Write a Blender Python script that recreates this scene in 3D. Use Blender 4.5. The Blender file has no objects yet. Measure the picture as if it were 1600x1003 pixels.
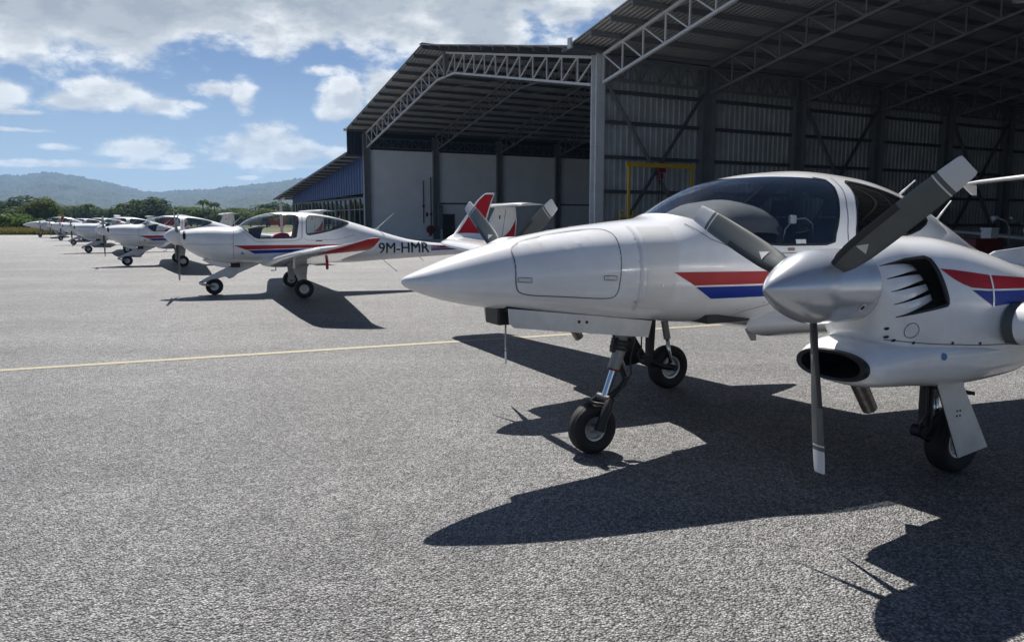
import bpy, bmesh, math, random
import numpy as np
from mathutils import Vector, Matrix, noise
R = math.radians
random.seed(7)
S = bpy.context.scene
COL = S.collection
# ---------------------------------------------------------------- camera, sky, sun, exposure
cam_d = bpy.data.cameras.new('camera'); cam = bpy.data.objects.new('camera', cam_d); COL.objects.link(cam)
cam.location = (0, 0, 1.62); cam.rotation_euler = (R(90 - 7.42), 0, 0)
cam_d.sensor_width = 36; cam_d.lens = 1200 / 1600 * 36; cam_d.clip_start = .05; cam_d.clip_end = 20000
S.camera = cam
S.render.resolution_x = 1024; S.render.resolution_y = 641
S.view_settings.view_transform = 'Standard'; S.view_settings.look = 'None'; S.view_settings.gamma = 1
S.view_settings.use_curve_mapping = False; S.view_settings.exposure = .66
SUNV = Vector((-.17, .70, 1)).normalized()
sl = bpy.data.lights.new('sun', 'SUN'); sl.energy = 5.0; sl.angle = R(.53); sl.color = (1, .955, .89)
sun = bpy.data.objects.new('sun', sl); COL.objects.link(sun); sun.rotation_euler = (-SUNV).to_track_quat('-Z', 'Y').to_euler()
sun.location = (0, 0, 40)
W = bpy.data.worlds.new('World'); S.world = W; W.use_nodes = True
SKYS = .05
def build_world():
    nt = W.node_tree; N = nt.nodes; L = nt.links; N.clear()
    def nd(t, **k):
        n = N.new(t)
        for a, b in k.items(): setattr(n, a, b)
        return n
    def put(sock, v):
        if isinstance(v, (int, float)): sock.default_value = v
        elif isinstance(v, (tuple, list)): sock.default_value = v
        else: L.new(v, sock)
    def ma(op, a, b=0., c=None, clamp=False):
        n = nd('ShaderNodeMath', operation=op, use_clamp=clamp); put(n.inputs[0], a); put(n.inputs[1], b)
        if c is not None: put(n.inputs[2], c)
        return n.outputs[0]
    def vm(op, a, b=None):
        n = nd('ShaderNodeVectorMath', operation=op); put(n.inputs[0], a)
        if b is not None: put(n.inputs[1], b)
        return n
    def ramp(x, a, b):
        n = nd('ShaderNodeMapRange', interpolation_type='SMOOTHSTEP'); put(n.inputs[0], x); n.inputs[1].default_value = a; n.inputs[2].default_value = b
        return n.outputs[0]
    def mix(f, a, b):
        n = nd('ShaderNodeMix', data_type='RGBA'); put(n.inputs[0], f); put(n.inputs[6], a); put(n.inputs[7], b); return n.outputs[2]
    sky = nd('ShaderNodeTexSky', sky_type='NISHITA'); sky.sun_disc = False
    sky.sun_elevation = math.asin(SUNV.z); sky.sun_rotation = math.atan2(SUNV.x, SUNV.y)
    sky.air_density = .64; sky.dust_density = .25; sky.ozone_density = 3.5
    base = vm('SCALE', sky.outputs[0]); base.inputs[3].default_value = SKYS
    tc = nd('ShaderNodeTexCoord'); d = vm('NORMALIZE', tc.outputs['Generated']).outputs[0]
    sp = nd('ShaderNodeSeparateXYZ'); L.new(d, sp.inputs[0])
    az = ma('ARCTAN2', sp.outputs[0], sp.outputs[1]); el = ma('ARCSINE', sp.outputs[2])
    cb = nd('ShaderNodeCombineXYZ'); L.new(az, cb.inputs[0]); L.new(el, cb.inputs[1]); ae = cb.outputs[0]
    def P(u, v): return (math.atan((u - 800) / 1200), math.atan((345 - v) / 1200 * math.cos(math.atan((u - 800) / 1200))))
    # cumulus positions as azimuth / elevation with radii (radians)
    blobs = []
    for u, v, rx, ry, k in [
        (60, 0, 200, 62, 1.4), (250, 5, 190, 56, 1.4), (420, -25, 210, 68, 1.4), (600, 0, 190, 60, 1.4), (740, 5, 140, 76, 1.3), (650, 60, 80, 42, 1), (880, 40, 90, 34, .9), (960, 10, 70, 60, 1),
        (125, 168, 48, 16, .95), (190, 154, 52, 22, 1.0), (262, 172, 50, 17, .95), (10, 152, 55, 24, 1), (345, 148, 50, 16, .8), (390, 155, 25, 30, .75), (310, 170, 40, 10, .7),
        (545, 162, 36, 36, 1.0), (600, 152, 30, 34, .95), (530, 180, 30, 20, .9),
        (238, 236, 46, 19, .95), (288, 249, 26, 9, .85), (398, 238, 55, 27, 1.05), (425, 226, 38, 26, 1), (468, 244, 55, 17, 1), (540, 246, 50, 15, .9), (100, 233, 30, 7, .6),
        (20, 179, 100, 6, .8), (20, 206, 70, 5, .75), (60, 258, 150, 7, .7), (230, 262, 180, 6, .6), (480, 262, 150, 8, .65), (390, 279, 30, 5, .6), (520, 120, 50, 12, .6)]:
        a, e = P(u, v); blobs.append((a, e, rx / 1150, ry / 1150, k))
    def nz(vec, scale, det, ro=.6, dist=0.):
        n = nd('ShaderNodeTexNoise', noise_dimensions='3D'); L.new(vec, n.inputs['Vector'])
        n.inputs['Scale'].default_value = scale; n.inputs['Detail'].default_value = det; n.inputs['Roughness'].default_value = ro; n.inputs['Distortion'].default_value = dist
        return n.outputs[0]
    cur = None
    for a, e, ra, re, k in blobs:
        q = vm('MULTIPLY_ADD', ae, (1 / ra, 1 / re, 0)); q.inputs[2].default_value = (-a / ra, -e / re, 0)
        q = ma('SUBTRACT', k, vm('LENGTH', q.outputs[0]).outputs[1])
        cur = q if cur is None else ma('MAXIMUM', cur, q)
    sc = vm('MULTIPLY', d, (1, 1, 1.9)).outputs[0]
    # the same broken cumulus carries on overhead and round the rest of the sky
    away = ramp(ma('ABSOLUTE', ma('SUBTRACT', az, -.25)), .75, 1.0); above = ramp(el, .30, .42)
    rest = ma('MULTIPLY_ADD', nz(d, 2.6, 2), 5.0, -3.6)
    rest = ma('MINIMUM', rest, ma('MULTIPLY_ADD', ma('MAXIMUM', away, above), 2.4, -1.4))
    cur = ma('MAXIMUM', ma('MAXIMUM', cur, rest), -1.2)
    n1 = nz(sc, 13, 10, .60); n1b = nz(vm('ADD', sc, (-.004, 0, .032)).outputs[0], 13, 5, .56)
    f0 = ma('ADD', cur, ma('MULTIPLY_ADD', n1, 2.9, -1.44))
    cover = ramp(f0, -.16, .52)
    lit = ramp(ma('SUBTRACT', n1, n1b), -.10, .10)          # towards the sun the cloud thins: its lit rim
    thick = ma('MULTIPLY', ramp(f0, .22, .95), ma('MULTIPLY_ADD', ramp(el, .15, .22), .72, .28))
    shade = ma('MULTIPLY', ma('MULTIPLY_ADD', thick, -.70, 1.), ma('MULTIPLY_ADD', lit, .45, .55))
    cc = mix(shade, (.17, .20, .24, 1), (.66, .67, .66, 1))
    hz = ramp(el, .20, -.01)
    cover = ma('MULTIPLY', cover, ma('MULTIPLY_ADD', hz, -.28, .97))
    hazed = mix(ma('MULTIPLY', ramp(el, .22, -.01), .62), base.outputs[0], (.33, .39, .44, 1))
    col = mix(cover, hazed, cc)
    bg = nd('ShaderNodeBackground'); L.new(col, bg.inputs[0]); bg.inputs[1].default_value = 1
    out = nd('ShaderNodeOutputWorld'); L.new(bg.outputs[0], out.inputs[0])
W.cycles.sampling_method = 'MANUAL'; W.cycles.sample_map_resolution = 512
build_world()
# ---------------------------------------------------------------- materials
M = {}
def mat(name, col, rough=.5, metal=0, coat=0, spec=.5, var=0., vscale=3., bump=0., bscale=40., dirt=None, vdet=6):
    m = bpy.data.materials.new(name); m.use_nodes = True; nt = m.node_tree; b = nt.nodes['Principled BSDF']
    b.inputs['Roughness'].default_value = rough; b.inputs['Metallic'].default_value = metal
    b.inputs['Coat Weight'].default_value = coat; b.inputs['Coat Roughness'].default_value = .06; b.inputs['Specular IOR Level'].default_value = spec
    c4 = (*col, 1); b.inputs['Base Color'].default_value = c4
    if var or bump or dirt:
        tc = nt.nodes.new('ShaderNodeTexCoord')
        n = nt.nodes.new('ShaderNodeTexNoise'); n.inputs['Scale'].default_value = vscale; n.inputs['Detail'].default_value = vdet; n.inputs['Roughness'].default_value = .65
        nt.links.new(tc.outputs['Object'], n.inputs['Vector'])
        if var:
            mr = nt.nodes.new('ShaderNodeMapRange'); nt.links.new(n.outputs[0], mr.inputs[0]); mr.inputs[1].default_value = .3; mr.inputs[2].default_value = .7
            mx = nt.nodes.new('ShaderNodeMix'); mx.data_type = 'RGBA'; nt.links.new(mr.outputs[0], mx.inputs[0])
            mx.inputs[6].default_value = (*[c * (1 - var) for c in (dirt or col)], 1); mx.inputs[7].default_value = (*[min(1, c * (1 + var * .5)) for c in col], 1)
            nt.links.new(mx.outputs[2], b.inputs['Base Color'])
            rr = nt.nodes.new('ShaderNodeMapRange'); nt.links.new(n.outputs[0], rr.inputs[0]); rr.inputs[3].default_value = rough * 1.25; rr.inputs[4].default_value = rough * .8
            nt.links.new(rr.outputs[0], b.inputs['Roughness'])
        if bump:
            n2 = nt.nodes.new('ShaderNodeTexNoise'); n2.inputs['Scale'].default_value = bscale; n2.inputs['Detail'].default_value = 5
            nt.links.new(tc.outputs['Object'], n2.inputs['Vector'])
            bp = nt.nodes.new('ShaderNodeBump'); bp.inputs['Strength'].default_value = bump; bp.inputs['Distance'].default_value = .02
            nt.links.new(n2.outputs[0], bp.inputs['Height']); nt.links.new(bp.outputs[0], b.inputs['Normal'])
    M[name] = m; return m
def glass(name, tint, refl=1.0):
    m = bpy.data.materials.new(name); m.use_nodes = True; nt = m.node_tree; nt.nodes.clear()
    o = nt.nodes.new('ShaderNodeOutputMaterial'); mx = nt.nodes.new('ShaderNodeMixShader'); t = nt.nodes.new('ShaderNodeBsdfTransparent'); g = nt.nodes.new('ShaderNodeBsdfGlossy')
    t.inputs[0].default_value = (*tint, 1); g.inputs['Roughness'].default_value = .015; g.inputs[0].default_value = (refl, refl, refl, 1)
    lw = nt.nodes.new('ShaderNodeLayerWeight'); lw.inputs[0].default_value = .5
    pw = nt.nodes.new('ShaderNodeMath'); pw.operation = 'POWER'; nt.links.new(lw.outputs['Facing'], pw.inputs[0]); pw.inputs[1].default_value = 4.2
    fr = nt.nodes.new('ShaderNodeMath'); fr.operation = 'MULTIPLY_ADD'; nt.links.new(pw.outputs[0], fr.inputs[0]); fr.inputs[1].default_value = .92; fr.inputs[2].default_value = .06
    nt.links.new(fr.outputs[0], mx.inputs[0]); nt.links.new(t.outputs[0], mx.inputs[1]); nt.links.new(g.outputs[0], mx.inputs[2]); nt.links.new(mx.outputs[0], o.inputs[0])
    M[name] = m; return m
mat('white_paint', (.87, .88, .89), .22, coat=.8, var=.05, vscale=2.2, dirt=(.78, .775, .76))
mat('white_worn', (.74, .75, .75), .38, coat=.1, var=.07, vscale=4, dirt=(.62, .60, .56))
mat('cream_band', (.78, .77, .74), .3, coat=.3, var=.03)
mat('red_paint', (.40, .014, .022), .42, coat=0, spec=.3, var=.1, vscale=6)
mat('blue_paint', (.010, .035, .27), .42, coat=0, spec=.3, var=.1, vscale=6)
mat('letter_black', (.018, .018, .022), .4)
mat('panel_line', (.11, .12, .14), .6)
mat('rubber', (.013, .013, .015), .7, var=.35, vscale=14, dirt=(.026, .024, .022), bump=.15, bscale=90)
mat('black_trim', (.014, .015, .017), .45)
mat('black_void', (.006, .006, .007), .8)
mat('alloy', (.52, .53, .53), .35, metal=.9, var=.15, vscale=18)
mat('chrome', (.75, .76, .78), .12, metal=1)
mat('strut_grey', (.30, .295, .28), .45, metal=.3, var=.25, vscale=20)
mat('dark_steel', (.03, .03, .034), .45, metal=.5, var=.3, vscale=20)
mat('spinner_silver', (.60, .61, .63), .24, metal=.55, coat=.3, var=.06, vscale=7)
mat('blade_grey', (.085, .098, .098), .35, coat=.15, var=.12, vscale=9)
mat('blade_boot', (.018, .019, .022), .5)
mat('blade_tip', (.60, .61, .62), .35, var=.05)
mat('exhaust_steel', (.30, .27, .24), .38, metal=.9, var=.4, vscale=25)
mat('cabin_dark', (.045, .047, .052), .8, var=.2)
mat('cabin_light', (.34, .335, .33), .8, var=.12)
mat('seat_navy', (.028, .036, .062), .7, var=.25, vscale=12)
mat('seat_grey', (.10, .10, .11), .7, var=.25, vscale=12)
mat('hood_grey', (.21, .20, .19), .75, var=.15)
mat('red_cloth', (.45, .03, .05), .8)
mat('cap_blue', (.05, .20, .38), .4)
mat('lens_frame', (.085, .095, .10), .5)
glass('tinted_glazing', (.62, .66, .70)); glass('clear_glazing', (.86, .90, .90)); glass('lens_glass', (.92, .94, .95)); glass('window_glass', (.20, .24, .25))
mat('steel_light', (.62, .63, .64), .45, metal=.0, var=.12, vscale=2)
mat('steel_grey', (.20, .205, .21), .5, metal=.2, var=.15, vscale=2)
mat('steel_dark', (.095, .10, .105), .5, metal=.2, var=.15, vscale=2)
mat('blue_cladding', (.022, .06, .21), .4, var=.12, vscale=1.5)
mat('navy_cladding', (.012, .022, .045), .4, var=.12, vscale=1.5)
mat('plaster_wall', (.87, .88, .89), .8, var=.08, vscale=.8, bump=.08, bscale=8)
mat('wall_sheet', (.43, .45, .46), .5, metal=.1, var=.15, vscale=.9, dirt=(.36, .36, .35))
mat('concrete', (.62, .62, .61), .8, var=.15, vscale=.7)
mat('yellow_steel', (.55, .34, .012), .5, var=.12)
mat('door_brown', (.045, .032, .026), .6, var=.2)
mat('fire_red', (.17, .012, .010), .45, var=.2)
mat('trunk', (.09, .07, .05), .9, var=.4, vscale=3)
mat('roof_clay', (.30, .19, .16), .8, var=.2)
def roofmat(name, col, axis='Y'):
    m = mat(name, col, .5, metal=.15); nt = m.node_tree; b = nt.nodes['Principled BSDF']
    tc = nt.nodes.new('ShaderNodeTexCoord'); w = nt.nodes.new('ShaderNodeTexWave'); w.bands_direction = axis; w.inputs['Scale'].default_value = 1.25
    nt.links.new(tc.outputs['Object'], w.inputs['Vector'])
    n = nt.nodes.new('ShaderNodeTexNoise'); n.inputs['Scale'].default_value = .6; nt.links.new(tc.outputs['Object'], n.inputs['Vector'])
    mr = nt.nodes.new('ShaderNodeMapRange'); nt.links.new(n.outputs[0], mr.inputs[0]); mr.inputs[1].default_value = .3; mr.inputs[2].default_value = .7
    mx = nt.nodes.new('ShaderNodeMix'); mx.data_type = 'RGBA'; nt.links.new(mr.outputs[0], mx.inputs[0]); mx.inputs[6].default_value = (*[c * .8 for c in col], 1); mx.inputs[7].default_value = (*[c * 1.12 for c in col], 1)
    nt.links.new(mx.outputs[2], b.inputs['Base Color'])
    bp = nt.nodes.new('ShaderNodeBump'); bp.inputs['Strength'].default_value = .9; bp.inputs['Distance'].default_value = .05; nt.links.new(w.outputs[0], bp.inputs['Height']); nt.links.new(bp.outputs[0], b.inputs['Normal'])
roofmat('roof_sheet', (.48, .47, .44), 'X')
def leafmat(name, a, bcol, tr=.35):
    m = bpy.data.materials.new(name); m.use_nodes = True; nt = m.node_tree; b = nt.nodes['Principled BSDF']; b.inputs['Roughness'].default_value = .85; b.inputs['Specular IOR Level'].default_value = .12
    g = nt.nodes.new('ShaderNodeNewGeometry'); mx = nt.nodes.new('ShaderNodeMix'); mx.data_type = 'RGBA'
    nt.links.new(g.outputs['Random Per Island'], mx.inputs[0]); mx.inputs[6].default_value = (*a, 1); mx.inputs[7].default_value = (*bcol, 1)
    nt.links.new(mx.outputs[2], b.inputs['Base Color'])
    t = nt.nodes.new('ShaderNodeBsdfTranslucent'); nt.links.new(mx.outputs[2], t.inputs[0]); ms = nt.nodes.new('ShaderNodeMixShader'); ms.inputs[0].default_value = tr
    o = nt.nodes['Material Output']; nt.links.new(b.outputs[0], ms.inputs[1]); nt.links.new(t.outputs[0], ms.inputs[2]); nt.links.new(ms.outputs[0], o.inputs[0])
    M[name] = m
leafmat('leaf_olive', (.075, .10, .018), (.15, .18, .04)); leafmat('leaf_green', (.05, .085, .022), (.12, .165, .05)); leafmat('leaf_dark', (.032, .055, .022), (.075, .105, .04))
leafmat('leaf_bright', (.06, .11, .02), (.15, .22, .06)); leafmat('grass_dry', (.14, .13, .03), (.30, .26, .09)); leafmat('hill_leaf', (.03, .05, .02), (.06, .085, .03), .1)
def asphalt():
    m = bpy.data.materials.new('asphalt'); m.use_nodes = True; nt = m.node_tree; N = nt.nodes; L = nt.links; b = N['Principled BSDF']
    tc = N.new('ShaderNodeTexCoord'); v = tc.outputs['Object']
    def tn(scale, det, ro=.6):
        n = N.new('ShaderNodeTexNoise'); n.inputs['Scale'].default_value = scale; n.inputs['Detail'].default_value = det; n.inputs['Roughness'].default_value = ro; L.new(v, n.inputs['Vector']); return n.outputs[0]
    def mr(x, a, c, d, e):
        n = N.new('ShaderNodeMapRange'); L.new(x, n.inputs[0])
        for i, q in enumerate((a, c, d, e)): n.inputs[i + 1].default_value = q
        return n.outputs[0]
    def mul(a, c):
        n = N.new('ShaderNodeMath'); n.operation = 'MULTIPLY'; L.new(a, n.inputs[0]); L.new(c, n.inputs[1]); return n.outputs[0]
    vo = N.new('ShaderNodeTexVoronoi'); vo.inputs['Scale'].default_value = 84; vo.inputs['Randomness'].default_value = 1; L.new(v, vo.inputs['Vector'])
    vd = vo.outputs['Distance']
    sep = N.new('ShaderNodeSeparateColor'); L.new(vo.outputs['Color'], sep.inputs[0])
    stone = mr(sep.outputs[0], 0, 1, .34, 1.75)
    gap = mr(vd, .35, .75, 1.05, .34)
    vo2 = N.new('ShaderNodeTexVoronoi'); vo2.inputs['Scale'].default_value = 26; L.new(v, vo2.inputs['Vector'])
    sep2 = N.new('ShaderNodeSeparateColor'); L.new(vo2.outputs['Color'], sep2.inputs[0]); clump = mr(sep2.outputs[1], 0, 1, .78, 1.25)
    big = mr(tn(.30, 7, .65), .3, .7, .76, 1.2); mid = mr(tn(2.3, 5), .3, .7, .9, 1.1)
    st = N.new('ShaderNodeMapping'); st.inputs['Scale'].default_value = (.05, .9, 1); st.inputs['Rotation'].default_value = (0, 0, R(24)); L.new(v, st.inputs[0])
    sn = N.new('ShaderNodeTexNoise'); sn.inputs['Scale'].default_value = 1.0; sn.inputs['Detail'].default_value = 4; L.new(st.outputs[0], sn.inputs['Vector']); streak = mr(sn.outputs[0], .35, .7, .9, 1.12)
    oil = mr(tn(.9, 3, .5), .70, .78, 1., .72)
    sm = N.new('ShaderNodeMapping'); sm.inputs['Scale'].default_value = (.12, 3.2, 1); sm.inputs['Rotation'].default_value = (0, 0, R(-31)); L.new(v, sm.inputs[0])
    s2 = N.new('ShaderNodeTexNoise'); s2.inputs['Scale'].default_value = 1.3; s2.inputs['Detail'].default_value = 3; L.new(sm.outputs[0], s2.inputs['Vector']); scuff = mr(s2.outputs[0], .66, .76, 1., 1.22)
    oil = mul(oil, scuff); oil = mul(oil, mr(tn(3.1, 2, .4), .735, .76, 1., .62))
    val = mul(mul(mul(mul(stone, gap), mul(big, mid)), mul(streak, clump)), oil)
    hue = N.new('ShaderNodeMix'); hue.data_type = 'RGBA'; L.new(sep.outputs[2], hue.inputs[0]); hue.inputs[6].default_value = (.213, .213, .216, 1); hue.inputs[7].default_value = (.228, .224, .218, 1)
    cm = N.new('ShaderNodeVectorMath'); cm.operation = 'SCALE'; L.new(hue.outputs[2], cm.inputs[0]); L.new(val, cm.inputs[3]); L.new(cm.outputs[0], b.inputs['Base Color'])
    b.inputs['Roughness'].default_value = .54; b.inputs['Specular IOR Level'].default_value = .55
    bp = N.new('ShaderNodeBump'); bp.inputs['Strength'].default_value = 1.; bp.inputs['Distance'].default_value = .016; bp.invert = True; L.new(vd, bp.inputs['Height']); L.new(bp.outputs[0], b.inputs['Normal'])
    M['asphalt'] = m
asphalt()
def linepaint():
    m = mat('line_yellow', (.46, .36, .13), .7); nt = m.node_tree; b = nt.nodes['Principled BSDF']; tc = nt.nodes.new('ShaderNodeTexCoord')
    n = nt.nodes.new('ShaderNodeTexNoise'); n.inputs['Scale'].default_value = 45; n.inputs['Detail'].default_value = 6; n.inputs['Roughness'].default_value = .75; nt.links.new(tc.outputs['Object'], n.inputs['Vector'])
    mr = nt.nodes.new('ShaderNodeMapRange'); nt.links.new(n.outputs[0], mr.inputs[0]); mr.inputs[1].default_value = .44; mr.inputs[2].default_value = .62
    mx = nt.nodes.new('ShaderNodeMix'); mx.data_type = 'RGBA'; nt.links.new(mr.outputs[0], mx.inputs[0]); mx.inputs[6].default_value = (.20, .195, .175, 1); mx.inputs[7].default_value = (.42, .34, .14, 1)
    nt.links.new(mx.outputs[2], b.inputs['Base Color'])
linepaint()
mat('field_grass', (.11, .12, .04), .9, var=.35, vscale=.15, dirt=(.14, .12, .05))
# ---------------------------------------------------------------- helpers
def tag(o, label=None, cat=None, group=None, kind=None):
    if label: o['label'] = label
    if cat: o['category'] = cat
    if group: o['group'] = group
    if kind: o['kind'] = kind
    return o
def empty(name, loc=(0, 0, 0), rz=0, parent=None):
    o = bpy.data.objects.new(name, None); COL.objects.link(o); o.location = loc; o.rotation_euler = (0, 0, rz); o.empty_display_size = .2
    if parent: o.parent = parent
    return o
def copy_tree(o, parent=None):
    c = o.copy(); COL.objects.link(c)
    if parent is not None: c.parent = parent
    for ch in o.children: copy_tree(ch, c)
    return c
class MB:
    def __init__(s): s.v = []; s.f = []; s.m = []
    def add(s, vs, fs, mi=0):
        b = len(s.v); s.v += [tuple(map(float, p)) for p in vs]; s.f += [tuple(i + b for i in f) for f in fs]; s.m += [mi] * len(fs); return s
    def box(s, a, b, mi=0):
        x0, y0, z0 = a; x1, y1, z1 = b
        return s.add([(x0, y0, z0), (x1, y0, z0), (x1, y1, z0), (x0, y1, z0), (x0, y0, z1), (x1, y0, z1), (x1, y1, z1), (x0, y1, z1)],
                     [(0, 3, 2, 1), (4, 5, 6, 7), (0, 1, 5, 4), (1, 2, 6, 5), (2, 3, 7, 6), (3, 0, 4, 7)], mi)
    def bar(s, p, q, w, h=None, mi=0, up=(0, 0, 1)):
        p, q = Vector(p), Vector(q); d = (q - p).normalized(); u = Vector(up)
        if abs(d.dot(u)) > .98: u = Vector((1, 0, 0))
        a = d.cross(u).normalized(); c = a.cross(d); a *= w / 2; c *= (h or w) / 2
        vs = [p - a - c, p + a - c, p + a + c, p - a + c, q - a - c, q + a - c, q + a + c, q - a + c]
        return s.add(vs, [(0, 1, 2, 3), (7, 6, 5, 4), (0, 4, 5, 1), (1, 5, 6, 2), (2, 6, 7, 3), (3, 7, 4, 0)], mi)
    def tube(s, pts, rad, n=10, mi=0, cap=True):
        pts = [Vector(p) for p in pts]; k = len(pts); rad = rad if isinstance(rad, (list, tuple)) else [rad] * k
        ref = None; vs = []
        for i, p in enumerate(pts):
            d = ((pts[min(i + 1, k - 1)] - pts[max(i - 1, 0)])).normalized()
            if ref is None: ref = d.orthogonal().normalized()
            ref = (ref - d * ref.dot(d)).normalized(); b = d.cross(ref)
            for j in range(n):
                a = 2 * math.pi * j / n; vs.append(p + (ref * math.cos(a) + b * math.sin(a)) * rad[i])
        fs = [(i * n + j, i * n + (j + 1) % n, (i + 1) * n + (j + 1) % n, (i + 1) * n + j) for i in range(k - 1) for j in range(n)]
        if cap: fs += [tuple(range(n - 1, -1, -1)), tuple((k - 1) * n + j for j in range(n))]
        return s.add(vs, fs, mi)
    def lathe(s, prof, c, axis='y', n=32, mi=0):
        vs = []; c = Vector(c)
        for (t, r) in prof:
            for j in range(n):
                a = 2 * math.pi * j / n; p, q = r * math.cos(a), r * math.sin(a)
                vs.append(c + (Vector((p, t, q)) if axis == 'y' else Vector((t, p, q)) if axis == 'x' else Vector((p, q, t))))
        k = len(prof)
        fs = [(i * n + j, i * n + (j + 1) % n, (i + 1) * n + (j + 1) % n, (i + 1) * n + j) for i in range(k - 1) for j in range(n)]
        return s.add(vs, fs, mi)
    def prism(s, poly, y0, y1, mi=0):      # polygon in (x, z) extruded along y
        n = len(poly); vs = [(x, y0, z) for x, z in poly] + [(x, y1, z) for x, z in poly]
        return s.add(vs, [tuple(range(n)), tuple(range(2 * n - 1, n - 1, -1))] + [(i, i + n, (i + 1) % n + n, (i + 1) % n) for i in range(n)], mi)
    def obj(s, name, mats, parent=None, smooth=False, sharp=None, bevel=0, fix=True):
        me = bpy.data.meshes.new(name); me.from_pydata(s.v, [], s.f)
        mats = mats if isinstance(mats, (list, tuple)) else [mats]
        for m in mats: me.materials.append(M[m])
        if len(mats) > 1: me.polygons.foreach_set('material_index', s.m)
        if fix:
            bm = bmesh.new(); bm.from_mesh(me); bmesh.ops.remove_doubles(bm, verts=bm.verts, dist=1e-5); bmesh.ops.recalc_face_normals(bm, faces=bm.faces); bm.to_mesh(me); bm.free()
        if smooth:
            me.polygons.foreach_set('use_smooth', [True] * len(me.polygons))
            if sharp: me.set_sharp_from_angle(angle=R(sharp))
        o = bpy.data.objects.new(name, me); COL.objects.link(o)
        if parent: o.parent = parent
        if bevel:
            bv = o.modifiers.new('bevel', 'BEVEL'); bv.width = bevel; bv.segments = 2; bv.limit_method = 'ANGLE'; bv.angle_limit = R(40)
        return o
def pchip(x, y, q):
    q = np.clip(np.asarray(q, float), x[0], x[-1]); h = np.diff(x); d = np.diff(y) / h; m = np.zeros_like(x)
    for i in range(1, len(x) - 1):
        if d[i - 1] * d[i] > 0:
            w1 = 2 * h[i] + h[i - 1]; w2 = h[i] + 2 * h[i - 1]; m[i] = (w1 + w2) / (w1 / d[i - 1] + w2 / d[i])
    m[0] = d[0]; m[-1] = d[-1]
    k = np.clip(np.searchsorted(x, q, side='right') - 1, 0, len(h) - 1); t = (q - x[k]) / h[k]
    return ((1 + 2 * t) * (1 - t) ** 2 * y[k] + t * (1 - t) ** 2 * h[k] * m[k] + t * t * (3 - 2 * t) * y[k + 1] + t * t * (t - 1) * h[k] * m[k + 1])
class Loft:                                # rows: x, top, bottom, half width, mid height, upper and lower roundness
    def __init__(o, rows, l0=0.):
        o.r = np.array(sorted(rows), float); o.x = o.r[:, 0]; o.l0 = l0
    def at(o, s): return [pchip(o.x, o.r[:, k], s) for k in range(1, 7)]
    def Wd(o, s, z):
        t, b, w, m, nu, nl = o.at(s); up = z >= m; h = np.where(up, t - m, m - b); n = np.where(up, nu, nl)
        q = np.clip(np.abs(z - m) / np.maximum(h, 1e-6), 0, 1); return w * (1 - q ** n) ** (1 / n)
    def on(o, s, z, side=1, off=.002):
        s = np.asarray(s, float); z = np.asarray(z, float); e = .004
        w = o.Wd(s, z); a = (o.Wd(s + e, z) - o.Wd(s - e, z)) / (2 * e); b = (o.Wd(s, z + e) - o.Wd(s, z - e)) / (2 * e)
        a = np.clip(a, -4, 4); b = np.clip(b, -4, 4); n = np.sqrt(1 + a * a + b * b); off = np.asarray(off)
        return np.stack([s - a * off / n, o.l0 + side * (w + off / n), z - b * off / n], -1)
    def ring(o, s, nt, gw=0.):
        t, b, w, m, nu, nl = [float(v) for v in o.at(s)]; out = []
        w = max(w - gw, .002); t -= gw; b += gw
        for i in range(nt):
            a = 2 * math.pi * i / nt; c, si = math.cos(a), math.sin(a); n = nu if si >= 0 else nl; h = (t - m) if si >= 0 else (m - b)
            out.append((s, o.l0 + w * math.copysign(abs(c) ** (2 / n), c), m + h * math.copysign(abs(si) ** (2 / n), si)))
        return out
    def bm(o, ss, nt=72, gw=0., cap=(True, True)):
        bm = bmesh.new(); prev = None; rings = []
        for s in ss: rings.append([bm.verts.new(p) for p in o.ring(float(s), nt, gw)])
        for a, b in zip(rings[:-1], rings[1:]):
            for j in range(nt): bm.faces.new((a[j], a[(j + 1) % nt], b[(j + 1) % nt], b[j]))
        if cap[0]: bm.faces.new(rings[0][::-1])
        if cap[1]: bm.faces.new(rings[-1])
        return bm
def inpoly(x, y, P):
    c = False; j = len(P) - 1
    for i in range(len(P)):
        if (P[i][1] > y) != (P[j][1] > y) and x < (P[j][0] - P[i][0]) * (y - P[i][1]) / (P[j][1] - P[i][1]) + P[i][0]: c = not c
        j = i
    return c
def smooth_poly(P, k=3):                    # Chaikin corner cutting
    for _ in range(k):
        Q = []
        for i in range(len(P)):
            a, b = P[i], P[(i + 1) % len(P)]
            Q += [(a[0] * .75 + b[0] * .25, a[1] * .75 + b[1] * .25), (a[0] * .25 + b[0] * .75, a[1] * .25 + b[1] * .75)]
        P = Q
    return P
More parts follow.
